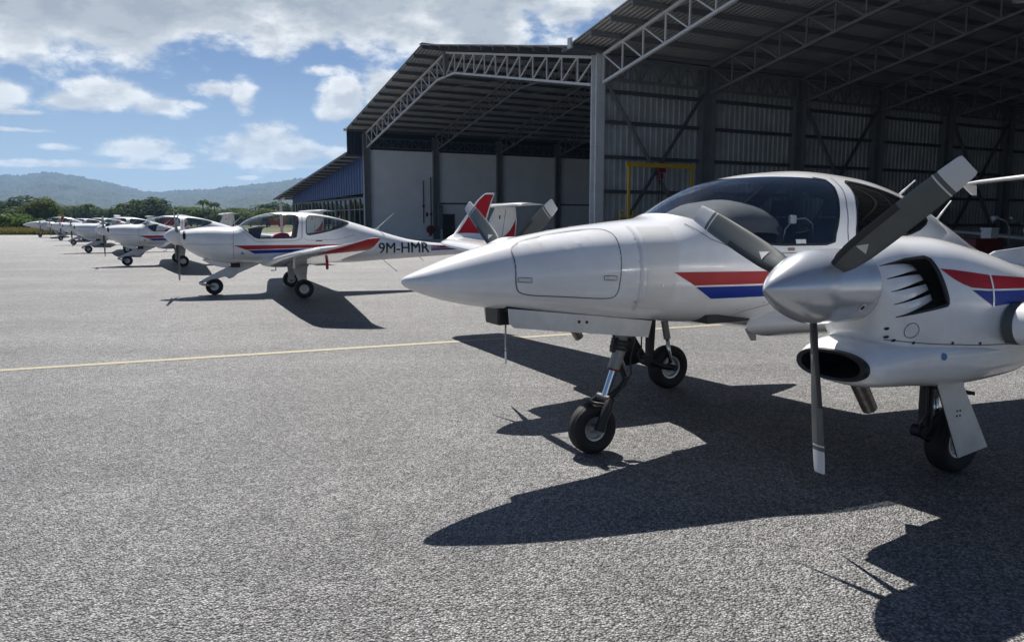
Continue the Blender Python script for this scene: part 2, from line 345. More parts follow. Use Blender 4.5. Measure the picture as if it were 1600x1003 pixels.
def carve(bm, poly, side=0, yc=0.):                # cut the outline into the shell, return the faces inside it
    n = len(poly); X0, X1 = min(p[0] for p in poly) - .1, max(p[0] for p in poly) + .1; Z0, Z1 = min(p[1] for p in poly) - .1, max(p[1] for p in poly) + .1
    near = lambda f: X0 < f.verts[0].co.x < X1 and Z0 < f.verts[0].co.z < Z1
    for i in range(n):
        a, b = poly[i], poly[(i + 1) % n]; x0, x1 = sorted((a[0], b[0])); z0, z1 = sorted((a[1], b[1])); g = .012
        d = (b[0] - a[0], b[1] - a[1])
        if abs(d[0]) + abs(d[1]) < 1e-6: continue
        F = []
        for f in bm.faces:
            if len(f.verts) > 30 or not near(f): continue
            if side and (f.calc_center_median().y - yc) * side < 0: continue
            xs = [v.co.x for v in f.verts]; zs = [v.co.z for v in f.verts]
            if max(xs) > x0 - g and min(xs) < x1 + g and max(zs) > z0 - g and min(zs) < z1 + g: F.append(f)
        if F:
            geom = F + list({e for f in F for e in f.edges}) + list({v for f in F for v in f.verts})
            bmesh.ops.bisect_plane(bm, geom=geom, plane_co=(a[0], 0, a[1]), plane_no=(d[1], 0, -d[0]), dist=1e-5)
    out = []
    for f in bm.faces:
        c = f.calc_center_median()
        if (not side or (c.y - yc) * side > 0) and inpoly(c.x, c.z, poly): out.append(f)
    return out
def bm_obj(bm, name, mats, parent=None, smooth=True, sharp=40, recalc=True):
    if recalc: bmesh.ops.recalc_face_normals(bm, faces=bm.faces)
    me = bpy.data.meshes.new(name); bm.to_mesh(me); bm.free()
    for m in (mats if isinstance(mats, (list, tuple)) else [mats]): me.materials.append(M[m])
    if smooth:
        me.polygons.foreach_set('use_smooth', [True] * len(me.polygons))
        if sharp: me.set_sharp_from_angle(angle=R(sharp))
    o = bpy.data.objects.new(name, me); COL.objects.link(o)
    if parent: o.parent = parent
    return o
def split_off(bm, faces):                   # a copy holding only these faces; removes them from the source
    idx = {f.index for f in faces}
    bm.faces.ensure_lookup_table(); bm.faces.index_update(); idx = {f.index for f in faces}
    c = bm.copy(); c.faces.ensure_lookup_table(); c.faces.index_update()
    bmesh.ops.delete(c, geom=[f for f in c.faces if f.index not in idx], context='FACES')
    bmesh.ops.delete(bm, geom=list(faces), context='FACES')
    return c
def decal(name, polys, body, side, matn, parent, off=.002, step=.05, tris=None):
    bm = bmesh.new()
    if tris is None:
        for P in polys: bm.faces.new([bm.verts.new((s, 0, z)) for s, z in P])
    else:
        vv = [bm.verts.new((s, 0, z)) for s, z in tris[0]]
        for f in tris[1]:
            try: bm.faces.new([vv[i] for i in f])
            except ValueError: pass
    bmesh.ops.triangulate(bm, faces=bm.faces[:])
    xs = [v.co.x for v in bm.verts]; zs = [v.co.z for v in bm.verts]
    for ax, lo, hi in ((0, min(xs), max(xs)), (2, min(zs), max(zs))):
        k = math.floor(lo / step) + 1
        while k * step < hi:
            co = [0, 0, 0]; co[ax] = k * step; no = [0, 0, 0]; no[ax] = 1
            bmesh.ops.bisect_plane(bm, geom=bm.faces[:] + bm.edges[:] + bm.verts[:], plane_co=co, plane_no=no, dist=1e-6); k += 1
    bmesh.ops.triangulate(bm, faces=bm.faces[:])
    P = body.on([v.co.x for v in bm.verts], [v.co.z for v in bm.verts], side, off)
    for v, p in zip(bm.verts, P): v.co = p
    for f in bm.faces:
        f.normal_update()
        if f.normal.y * side < 0: f.normal_flip()
    return bm_obj(bm, name, matn, parent, sharp=None, recalc=False)
def resample(P, step, closed):
    Q = []; n = len(P)
    for i in range(n if closed else n - 1):
        a, b = P[i], P[(i + 1) % n]; L = math.hypot(b[0] - a[0], b[1] - a[1]); k = max(1, int(L / step))
        Q += [(a[0] + (b[0] - a[0]) * t / k, a[1] + (b[1] - a[1]) * t / k) for t in range(k)]
    if not closed: Q.append(P[-1])
    return Q
def ribbon(name, P, width, body, side, matn, parent, closed=True, off=.003):
    Q = resample(P, .025, closed); n = len(Q); A_ = []; B_ = []
    for i in range(n):
        a = Q[(i - 1) % n] if closed or i else Q[0]; b = Q[(i + 1) % n] if closed or i < n - 1 else Q[-1]
        d = (b[0] - a[0], b[1] - a[1]); l = math.hypot(*d) or 1; nx, nz = -d[1] / l * width / 2, d[0] / l * width / 2
        A_.append((Q[i][0] + nx, Q[i][1] + nz)); B_.append((Q[i][0] - nx, Q[i][1] - nz))
    al = A_ + B_; pts = body.on([p[0] for p in al], [p[1] for p in al], side, off)
    mb = MB(); mb.add(pts, [(i, (i + 1) % n, (i + 1) % n + n, i + n) for i in range(n if closed else n - 1)])
    return mb.obj(name, matn, parent, smooth=True)
def airfoil(n=18, t=.13, camber=.02):
    up = []; lo = []
    for i in range(n + 1):
        x = .5 * (1 - math.cos(math.pi * i / n)); y = 5 * t * (.2969 * math.sqrt(x) - .126 * x - .3516 * x * x + .2843 * x ** 3 - .1015 * x ** 4); c = camber * 4 * x * (1 - x)
        up.append((x, c + y)); lo.append((x, c - y))
    return up[::-1] + lo[1:-1]              # trailing edge over the top to the nose and back below
def wing(name, secs, mats, parent, side=1, n=18, pick=None):
    # secs: (lateral, x leading edge, x trailing edge, height, thickness ratio, cant in degrees)
    mb = MB(); k = None
    for (l, a, b, z, t, cant) in secs:
        af = airfoil(n, t); k = len(af); ch = a - b; cs, sn = math.cos(R(cant)), math.sin(R(cant))
        mb.v += [(a - x * ch, side * (l - y * ch * sn), z + y * ch * cs) for x, y in af]
    for i in range(len(secs) - 1):
        for j in range(k):
            mb.f.append((i * k + j, i * k + (j + 1) % k, (i + 1) * k + (j + 1) % k, (i + 1) * k + j)); q = af[j][0]
            mb.m.append(pick(i, (af[j][0] + af[(j + 1) % k][0]) / 2, j < n) if pick else 0)
    mb.f += [tuple(range(k)), tuple((len(secs) - 1) * k + j for j in range(k))]; mb.m += [0, pick(len(secs) - 2, .5, True) if pick else 0]
    return mb.obj(name, mats, parent, smooth=True, sharp=45)
def wheel(parent, c, r, w, rim=.5, hub_side=1):
    e = empty('wheel', (0, 0, 0), 0, parent); h = w / 2
    prof = [(-h * .55, r * rim), (-h * .85, r * .62), (-h, r * .76), (-h * .92, r * .89), (-h * .66, r * .97), (-h * .5, r * .985), (-h * .45, r * .972), (-h * .4, r * .992), (0, r), (h * .4, r * .992), (h * .45, r * .972), (h * .5, r * .985), (h * .66, r * .97), (h * .92, r * .89), (h, r * .76), (h * .85, r * .62), (h * .55, r * rim)]
    MB().lathe(prof, c, n=36).obj('tyre', 'rubber', e, smooth=True, sharp=60)
    m = MB(); rr = r * rim
    m.lathe([(-h * .6, rr * .02), (-h * .6, rr * .3), (-h * .5, rr * .34), (-h * .28, rr * .45), (-h * .28, rr * .78), (-h * .62, rr * .88), (-h * .66, rr * 1.04), (-h * .4, rr * 1.05), (h * .4, rr * 1.05), (h * .66, rr * 1.04), (h * .62, rr * .88), (h * .28, rr * .78), (h * .28, rr * .45), (h * .5, rr * .34), (h * .6, rr * .3), (h * .6, rr * .02)], c, n=30)
    for i in range(6):
        a = i * math.pi / 3; x, z = c[0] + math.cos(a) * rr * .6, c[2] + math.sin(a) * rr * .6
        for sg in (-1, 1): m.lathe([(sg * h * .22, rr * .1), (sg * h * .36, rr * .1), (sg * h * .36, .001)], (x, c[1], z), n=6)
    m.obj('rim', 'alloy', e, smooth=True, sharp=35)
    return e
def propeller(parent, hub, r, spin_len, spin_r, back=.21, chord=.175, tri=True, tipm='blade_tip', grey='blade_grey', spm='spinner_silver', phase=0):
    e = empty('propeller', (0, 0, 0), 0, parent); hub = Vector(hub)
    prof = []
    for i in range(17):
        t = i / 16; x = spin_len - (spin_len + back) * t * t if False else spin_len * (1 - t)
        prof.append((x, spin_r * (1 - ((spin_len * (1 - t)) / spin_len) ** 1.55) ** .78 if t else .0008))
    prof += [(-back * .5, spin_r * 1.005), (-back, spin_r * 1.0), (-back - .001, spin_r * .3)]
    sp = MB().lathe(prof, hub, axis='x', n=48).obj('spinner', spm, e, smooth=True, sharp=50)
    F = Vector((1, 0, 0))
    rs = [.10, .15, .19, .23, .28, .33, .4, .47, .54, .6, .66, .72, .775, .788, .796, .809, .817, .85, .89, .915, .93]
    for b in range(3):
        th = R(-90 + 120 * b + phase); er = Vector((0, math.cos(th), math.sin(th))); et = F.cross(er)
        mb = MB(); nc = 9; rows = []
        def surf(q, a, lift=0.):
            rad = q * r / .93
            w = chord * float(np.interp(q, [.1, .16, .24, .34, .5, .72, .86, .915, .93], [.46, .56, .90, 1.0, 1.0, .94, .84, .77, .68])); be = R(float(np.interp(q, [.1, .3, .6, .93], [44, 37, 26, 19])))
            cd = et * math.cos(be) + F * math.sin(be); nd_ = F * math.cos(be) - et * math.sin(be); tk = w * float(np.interp(q, [.1, .2, .35, .93], [.55, .3, .13, .07]))
            cx_ = math.cos(a) * .5; ty = math.sin(a) * .5 * (1.25 if math.cos(a) > 0 else 1)
            return hub + er * rad + cd * (cx_ * w - .02 * w) + nd_ * (ty * tk + .02 * w * math.sin(a) ** 2 + lift)
        for q in rs: rows.append([surf(q, 2 * math.pi * jj / (2 * nc)) for jj in range(2 * nc)])
        for row in rows: mb.v += [tuple(p) for p in row]
        k = 2 * nc
        for i in range(len(rs) - 1):
            q = (rs[i] + rs[i + 1]) / 2
            for j in range(k):
                a = 2 * math.pi * (j + .5) / k; mi = 0
                if q > .817 or (.788 < q < .796) or False: mi = 2
                elif .796 < q < .809: mi = 0
                elif q < .62 and math.cos(a) > .62: mi = 1
                mb.f.append((i * k + j, i * k + (j + 1) % k, (i + 1) * k + (j + 1) % k, (i + 1) * k + j)); mb.m.append(mi)
        mb.f += [tuple(range(k)), tuple((len(rs) - 1) * k + j for j in range(k))]; mb.m += [0, 2]
        if tri:
            g = [[surf(.335 + .05 * t, R(90 + 26 * (1 - t) * s_), .0022) for s_ in (-1, -.33, .33, 1)] for t in (0, .25, .5, .75, 1.)]
            for t in range(4):
                for k_ in range(3): mb.add([g[t][k_], g[t][k_ + 1], g[t + 1][k_ + 1], g[t + 1][k_]], [(0, 1, 2, 3)] if t < 3 else [(0, 1, 2)], 2)
        mb.obj('blade', [grey, 'blade_boot', tipm], e, smooth=True, sharp=45)
    return e
def text_tris(txt, size):
    cu = bpy.data.curves.new('lettering', 'FONT'); cu.body = txt; cu.size = size; cu.resolution_u = 4; cu.offset = 0
    o = bpy.data.objects.new('lettering', cu); COL.objects.link(o); dg = bpy.context.evaluated_depsgraph_get(); me = o.evaluated_get(dg).to_mesh()
    vs = [(v.co.x, v.co.y) for v in me.vertices]; fs = [tuple(p.vertices) for p in me.polygons]
    o.evaluated_get(dg).to_mesh_clear(); bpy.data.objects.remove(o); bpy.data.curves.remove(cu)
    return vs, fs
def seat(parent, x, y, z, m='seat_navy', tilt=12, h=.62, w=.44):
    e = empty('seat', (0, 0, 0), 0, parent); t = math.sin(R(tilt))
    def slab(pts, w0, w1, th):
        mb = MB(); n = len(pts)
        for i, (px, pz) in enumerate(pts):
            ww = w0 + (w1 - w0) * i / (n - 1)
            for (a, b) in [(-.5, 0), (-.42, .5), (0, .62), (.42, .5), (.5, 0), (.42, -.5), (-.42, -.5)]: mb.v.append((px + b * th, y + a * ww, pz))
        for i in range(n - 1):
            for j in range(7): mb.f.append((i * 7 + j, i * 7 + (j + 1) % 7, i * 7 + 7 + (j + 1) % 7, i * 7 + 7 + j)); mb.m.append(0)
        mb.f += [tuple(range(7)), tuple((n - 1) * 7 + j for j in range(7))]; mb.m += [0, 0]; return mb
    slab([(x - t * h * q, z + h * q) for q in (0, .1, .4, .7, .9, 1)], w, w * .8, .11).obj('backrest', m, e, smooth=True, sharp=60)
    slab([(x - t * h * q - .01, z + h * q) for q in (1.03, 1.06, 1.2, 1.26)], w * .5, w * .42, .09).obj('headrest', m, e, smooth=True, sharp=60)
    MB().prism(smooth_poly([(x - .05, z - .06), (x + .48, z - .04), (x + .5, z + .09), (x - .02, z + .06)], 1), y - w / 2, y + w / 2).obj('cushion', m, e, smooth=True, sharp=50)
    return e
# ---------------------------------------------------------------- ground
def sheet(name, pts, z, m, kind='structure'):
    o = MB().add([(x, y, z) for x, y in pts], [tuple(range(len(pts)))]).obj(name, m, fix=False); o['kind'] = kind; return o
sheet('ground', [(-6000, -3000), (6000, -3000), (6000, 9000), (-6000, 9000)], -.05, 'field_grass')
def apron():
    pts = [(-140, -120), (160, -120), (160, 150), (-20, 150), (-34, 104), (-48, 89), (-140, 88)]
    sheet('apron', pts, 0, 'asphalt')
apron()
def yellow_line():
    a, b = Vector((-5.59, 8.25)), Vector((2.88, 11.79)); d = (b - a).normalized(); p = Vector((-d.y, d.x)) * .07
    A_, B_ = a - d * 40, a + d * 22
    sheet('painted_line', [tuple(A_ - p), tuple(B_ - p), tuple(B_ + p), tuple(A_ + p)], .004, 'line_yellow')
yellow_line()
HR = R(208); HO = Vector((-12.4, 66, 0))
def hw(x, y, z=0):                           # hangar coordinates (out of the door, along the front, up) to the world
    c, s = math.cos(HR), math.sin(HR); return Vector((HO.x + x * c - y * s, HO.y + x * s + y * c, z))
def hfloor():
    q = [hw(.0, -30), hw(.0, 69.2), hw(-44, 69.2), hw(-44, -30)]
    sheet('hangar_floor', [(p.x, p.y) for p in q], .004, 'concrete')
hfloor()
# ---------------------------------------------------------------- hills
def hills():
    def ridge(name, prof, Rr, Rn, seed, u0, u1, amp):
        us = np.array([p[0] for p in prof], float); vs = np.array([p[1] for p in prof], float)
        nu = int((u1 - u0) / 1.6); nr = 110; mb = MB(); rnd = random.Random(seed)
        for i in range(nu + 1):
            u = u0 + (u1 - u0) * i / nu; a = (u - 800) / 1200; hr = (345 - float(np.interp(u, us, vs))) / 1200
            for j in range(nr + 1):
                t = j / nr; D = Rn + (Rr - Rn) * t
                y = D; x = a * D; h = hr * Rr * (t ** 1.15) * (1.0 + .0) + 0
                n = noise.noise(Vector((x / 160, y / 160, seed))) * .5 + noise.noise(Vector((x / 60, y / 60, seed + 9))) * .25
                h *= 1 + .30 * n * math.sin(math.pi * min(1, t * 1.02))
                b = abs(noise.noise(Vector((x / 13, y / 13, seed)))) * 1.5 + abs(noise.noise(Vector((x / 5.5, y / 8, seed + 3))))
                h += amp * b * min(1, t * 4) * (1 + .8 * (t > .93) * max(0, noise.noise(Vector((x / 45, 3, seed))) + .3)) - amp * .6
                mb.v.append((x, y, h))
            mb.v.append((a * (Rr + 400), Rr + 400, -8))
        k = nr + 2
        mb.f = [(i * k + j, i * k + j + 1, (i + 1) * k + j + 1, (i + 1) * k + j) for i in range(nu) for j in range(k - 1)]; mb.m = [0] * len(mb.f)
        o = mb.obj(name, 'hill_forest', smooth=True, fix=False); o['kind'] = 'structure'
    m = mat('hill_forest', (.024, .038, .018), .95, var=.3, vscale=.02, vdet=7)
    ridge('hill', [(-700, 320), (-400, 300), (-150, 282), (0, 279), (20, 274), (40, 276), (85, 270), (120, 275), (150, 280), (180, 286), (230, 299), (252, 301), (290, 298), (330, 297), (380, 292), (420, 287), (480, 280), (560, 278), (640, 292), (760, 320)], 2900, 1150, 1, -700, 760, 5.5)
    ridge('hill', [(300, 345), (345, 325), (380, 309), (408, 304), (425, 305), (450, 312), (520, 322), (600, 345)], 1900, 1000, 5, 300, 600, 4)
hills()
# ---------------------------------------------------------------- hangars
SP, BAY, NB, EAVE, RIDGE = 34.6, 6.25, 7, 9.15, 12.55
UNIT = None
def unit_bar(name, p, q, w, m, parent, h=None):
    # one shared unit box stretched between two points
    global UNIT
    p, q = Vector(p), Vector(q); d = q - p; key = m
    if UNIT is None: UNIT = {}
    if key not in UNIT:
        o = MB().box((-.5, -.5, 0), (.5, .5, 1)).obj(name, m); UNIT[key] = o.data; bpy.data.objects.remove(o)
    o = bpy.data.objects.new(name, UNIT[key]); COL.objects.link(o); o.parent = parent
    o.location = p; o.rotation_mode = 'QUATERNION'; o.rotation_quaternion = d.to_track_quat('Z', 'Y'); o.scale = (w, h or w, d.length); return o
def roof_z(y): return EAVE + (RIDGE - EAVE) * (1 - abs(y / SP - .5) * 2)
def truss(parent, x, y0, front=False, m='steel_grey'):
    dep = 1.2; npn = 24; tb = MB(); top = []; bot = []
    for i in range(npn + 1):
        y = .35 + (SP - .7) * i / npn; z = roof_z(y) - .32; top.append(Vector((x, y0 + y, z)))
        bot.append(Vector((x, y0 + y, min(z - dep, RIDGE - .32 - dep * 1.22))))
    for k in (0, npn // 2):
        tb.bar(top[k] + Vector((0, .0, .0)), top[k + npn // 2], .13, .12); 
    for i in range(npn): tb.bar(bot[i], bot[i + 1], .125, .11)
    t = tb.obj('truss', m, parent)
    st = []
    for i in range(npn + 1): st.append((top[i], bot[i]))
    for i in range(npn): st.append((top[i], bot[i + 1]) if i < npn // 2 else (bot[i], top[i + 1]))
    if front:
        for a, b in st: unit_bar('strut', a, b, .062, m, t)
        unit_bar('king_post', top[npn // 2], bot[npn // 2], .3, 'steel_grey', t)
    else:
        w = MB()
        for a, b in st: w.bar(a, b, .07)
        w.obj('web_struts', m, t)
    return t
def corrugated(x0, x1, z0, z1, y, axis='x', period=.3, dep=.045):
    mb = MB(); n = int(abs(x1 - x0) / period); pts = []
    for i in range(n):
        b = x0 + (x1 - x0) * i / n; st = (x1 - x0) / n
        pts += [(b, 0), (b + st * .62, 0), (b + st * .72, dep), (b + st * .90, dep)]
    pts.append((x1, 0)); k = len(pts)
    mb.v = [((p, y + d, z) if axis == 'x' else (y + d, p, z)) for z in (z0, z1) for p, d in pts]
    mb.f = [(i, i + 1, k + i + 1, k + i) for i in range(k - 1)]; mb.m = [0] * len(mb.f); return mb
def lattice(parent, x0, x1, y, z0, z1, m, n):
    mb = MB(); mb.bar((x0, y, z0), (x1, y, z0), .12); mb.bar((x0, y, z1), (x1, y, z1), .12)
    for i in range(n + 1):
        a = x0 + (x1 - x0) * i / n; mb.bar((a, y, z0), (a, y, z1), .06)
        if i < n:
            b = x0 + (x1 - x0) * (i + 1) / n; mb.bar((a, y, z0 if i % 2 else z1), (b, y, z1 if i % 2 else z0), .06)
    mb.obj('lattice_girder', m, parent)
def column(parent, x, y, z1, m, w=.5, d=.62):
    mb = MB(); t = .05                        # H section
    mb.box((x - d / 2, y - w / 2, 0), (x - d / 2 + t, y + w / 2, z1)); mb.box((x + d / 2 - t, y - w / 2, 0), (x + d / 2, y + w / 2, z1)); mb.box((x - d / 2 + t + .001, y - .03, 0), (x + d / 2 - t - .001, y + .03, z1))
    return mb.obj('column', m, parent)
def hangar(name, y0, label, left):
    H = empty(name, HO, HR); tag(H, label, 'hangar'); D = -NB * BAY; OV = 1.6
    for sg in (0, 1):                         # two roof slopes
        a, b = (y0 - (.25 if left else .0), y0 + SP / 2) if sg == 0 else (y0 + SP / 2, y0 + SP + .0)
        za, zb = roof_z(a - y0), roof_z(b - y0); mb = MB()
        mb.add([(OV, a, za), (OV, b, zb), (D, b, zb), (D, a, za), (OV, a, za + .05), (OV, b, zb + .05), (D, b, zb + .05), (D, a, za + .05)],
               [(0, 1, 2, 3), (7, 6, 5, 4), (0, 4, 5, 1), (1, 5, 6, 2), (2, 6, 7, 3), (3, 7, 4, 0)])
        mb.obj('roof_slope', 'roof_sheet', H)
    unit_bar('ridge_cap', (OV + .05, y0 + SP / 2, RIDGE + .07), (D, y0 + SP / 2, RIDGE + .07), .5, 'steel_grey', H, .04)
    for i in range(25):                       # purlins run front to back
        y = .3 + (SP - .6) * i / 24; z = roof_z(y) - .13
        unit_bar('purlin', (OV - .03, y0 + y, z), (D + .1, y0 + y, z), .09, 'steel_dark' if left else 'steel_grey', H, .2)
    for k in range(NB + 1):
        x = -k * BAY
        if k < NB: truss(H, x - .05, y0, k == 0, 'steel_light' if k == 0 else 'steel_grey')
    # bracing rods in the roof plane
    for k in range(0, 5):
        for fy in (.18, .30, .66):
            a = y0 + SP * fy; b = y0 + SP * (fy + .12)
            unit_bar('roof_brace', (-k * BAY, a, roof_z(a - y0) - .5), (-(k + 1) * BAY, b, roof_z(b - y0) - .5), .07, 'steel_grey', H)
    # back wall
    mb = corrugated(y0, y0 + SP, 0, EAVE - .1, D - .05, 'y', .35); mb.obj('back_wall', 'wall_sheet', H)
    g = MB(); g.add([(D - .2, y0, EAVE - .12), (D - .2, y0 + SP / 2, RIDGE), (D - .2, y0 + SP, EAVE - .12)], [(0, 1, 2)]).obj('back_gable', 'wall_sheet', H)
    return H
def build_left():
    H = hangar('hangar', 0, 'open steel hangar with grey inner walls, beyond the parked single-engine row', True)
    D = -NB * BAY
    for k in range(NB + 1): column(H, -k * BAY, .35, EAVE - .35, 'steel_grey' if k else 'steel_grey', .45, .55)
    for k in range(NB):
        x0, x1 = -k * BAY - .27, -(k + 1) * BAY + .27
        for (za, zb) in ((0, 3.15), (3.17, 7.55)):
            mb = MB().box((x1, .12, za), (x0, .30, zb)); mb.obj('wall_panel', 'plaster_wall', H)
        MB().box((x1, .29, 3.08), (x0, .33, 3.2)).obj('wall_rail', 'door_brown' if k else 'plaster_wall', H)
        lattice(H, -k * BAY - .3, -(k + 1) * BAY + .3, .42, 7.75, 8.5, 'steel_dark', 9)
    MB().box((D, .05, 8.55), (0, .10, EAVE)).obj('upper_cladding', 'navy_cladding', H)
    corrugated(0, D, 0, EAVE, -.02, 'x', .4).obj('outer_cladding', 'navy_cladding', H)
    # wing wall of dark cladding that carries the roof edge forward, and the gutter end
    corrugated(.05, 1.55, 7.1, EAVE - .15, .06, 'x', .30).obj('wing_wall', 'navy_cladding', H)
    MB().box((-.1, .10, 7.05), (.14, .34, EAVE)).obj('corner_post', 'steel_grey', H)
    MB().box((1.45, -.42, EAVE - .12), (1.68, -.2, EAVE + .1)).obj('gutter_end', 'steel_light', H)
    MB().box((D, -.45, EAVE - .1), (1.45, -.25, EAVE + .06)).obj('gutter', 'steel_dark', H)
    # personnel door, pipes, hose reel
    d = MB().box((-7.95, .30, 0), (-6.95, .36, 2.15)).obj('door', 'door_brown', H)
    f = MB(); f.box((-8.03, .30, 0), (-7.955, .40, 2.22)); f.box((-6.945, .30, 0), (-6.87, .40, 2.22)); f.box((-7.95, .30, 2.155), (-6.95, .40, 2.22)); f.obj('door_frame', 'steel_dark', d)
    MB().box((-7.85, .37, 1.0), (-7.75, .42, 1.06)).obj('door_handle', 'alloy', d)
    p = MB(); p.tube([(-5.05, .42, 1.4), (-5.05, .42, 5.1)], .05, 8); p.lathe([(-.1, .001), (-.1, .1), (.1, .1), (.1, .001)], (-5.05, .42, 2.9), 'z', 8); p.obj('riser_pipe', 'door_brown', H)
    p = MB(); p.tube([(-5.75, .42, .3), (-5.75, .42, 5.4)], .055, 8); p.lathe([(-.1, .001), (-.1, .1), (.1, .1), (.1, .001)], (-5.75, .42, 2.2), 'z', 8); p.obj('riser_pipe', 'door_brown', H)
    MB().box((-5.5, .31, 2.0), (-5.3, .36, 2.35)).obj('notice', 'fire_red', H)
    MB().box((-6.65, .55, .9), (-6.3, .9, 3.0)).obj('conduit_box', 'steel_grey', H)
    q = MB(); q.lathe([(0, .06), (0, .36), (.05, .38), (.18, .38), (.23, .36), (.23, .06)], (0, 0, 0), 'y', 28)
    c = Vector((-5.62, .5, .85)); q.v = [tuple(Vector(v) + c) for v in q.v]; reel = q.obj('hose_reel', 'fire_red'); 
    reel2 = MB(); reel2.lathe([(.24, .001), (.24, .1), (.30, .1), (.30, .001)], tuple(c), 'y', 14); h = reel2.obj('reel_hub', 'dark_steel', reel)
    m4 = MB().box((c.x - .06, .33, .3), (c.x + .06, .5, 1.1)).obj('wall_bracket', 'fire_red', reel)
    reel.location = HO; reel.rotation_euler = (0, 0, HR); tag(reel, 'round red fire hose reel on the grey hangar wall by the brown door', 'hose reel')
    return H
build_left()
def build_right():
    y0 = SP
    H = hangar('hangar', y0, 'large dark steel hangar with corrugated walls behind the twin-engine aircraft', False)
    D = -NB * BAY
    # the shared wall: front column in light paint, then dark columns with girts and ribbed sheet
    f = MB(); f.box((-.24, y0 - .22, 0), (.22, y0 - .17, EAVE - .2)); f.box((-.24, y0 + .17, 0), (.22, y0 + .22, EAVE - .2)); f.box((-.05, y0 - .169, 0), (.05, y0 + .169, EAVE - .2)); f.box((.05, y0 - .169, 2.0), (.21, y0 + .169, 2.03)); f.box((.05, y0 - .169, 5.0), (.21, y0 + .169, 5.03))
    f.obj('front_column', 'steel_light', H)
    bp = MB().box((-.5, y0 - .45, 0), (.5, y0 + .45, .04)).obj('base_plate', 'steel_grey', H)
    MB().box((.10, y0 - .34, 0), (.16, y0 - .26, 8.0)).obj('downpipe', 'steel_grey', H)
    for k in range(1, NB + 1): column(H, -k * BAY, y0 + .1, EAVE - .3, 'steel_grey', .55, .8)
    for k in range(NB):
        x0, x1 = -k * BAY - .42, -(k + 1) * BAY + .42
        corrugated(x0, x1, 0, EAVE - .85, y0 - .05, 'x', .33, .06).obj('wall_panel', 'wall_sheet', H)
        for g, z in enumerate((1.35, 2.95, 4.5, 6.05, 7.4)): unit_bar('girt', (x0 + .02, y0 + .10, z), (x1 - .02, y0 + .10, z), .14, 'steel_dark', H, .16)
        lattice(H, -k * BAY - .4, -(k + 1) * BAY + .4, y0 + .45, 7.85, 8.75, 'steel_grey', 10)
        if k in (0, 2, 4):
            unit_bar('wall_brace', (x0, y0 + .25, 7.6), (x1, y0 + .25, .3), .15, 'steel_grey', H, .1); unit_bar('wall_brace', (x0, y0 + .37, .3), (x1, y0 + .37, 7.6), .15, 'steel_dark', H, .1)
    MB().box((D, y0 - .14, EAVE - .85), (-.05, y0 - .07, EAVE - .12)).obj('wall_strip', 'wall_sheet', H)
    # valley gutter beam and its end box between the two roofs
    MB().box((-.4, y0 - .5, EAVE - .18), (1.62, y0 + .5, EAVE - .02)).obj('valley_gutter', 'steel_dark', H)
    MB().box((1.63, y0 + .15, EAVE - .15), (1.72, y0 + .42, EAVE + .28)).obj('gutter_box', 'steel_light', H)
    # far side wall
    yy = y0 + SP
    corrugated(0, D, 0, EAVE, yy + .05, 'x', .4).obj('side_wall', 'wall_sheet', H)
    for k in range(NB + 1): column(H, -k * BAY, yy - .3, EAVE - .3, 'steel_grey', .55, .8)
    # pendant lamps
    for (x, y, z) in ((-9.0, y0 + 13.0, 9.6), (-15.5, y0 + 13.5, 9.6), (-22, y0 + 9, 9.2), (-9, y0 + 24, 9.6)):
        o = MB().lathe([(.0, .04), (-.18, .09), (-.3, .28), (-.34, .30)], (x, y, z), 'z', 18).obj('pendant_lamp', 'steel_light', H, smooth=True, sharp=40)
        unit_bar('cord', (x, y, z), (x, y, roof_z(y - y0) - .3), .02, 'steel_dark', o)
    return H
build_right()
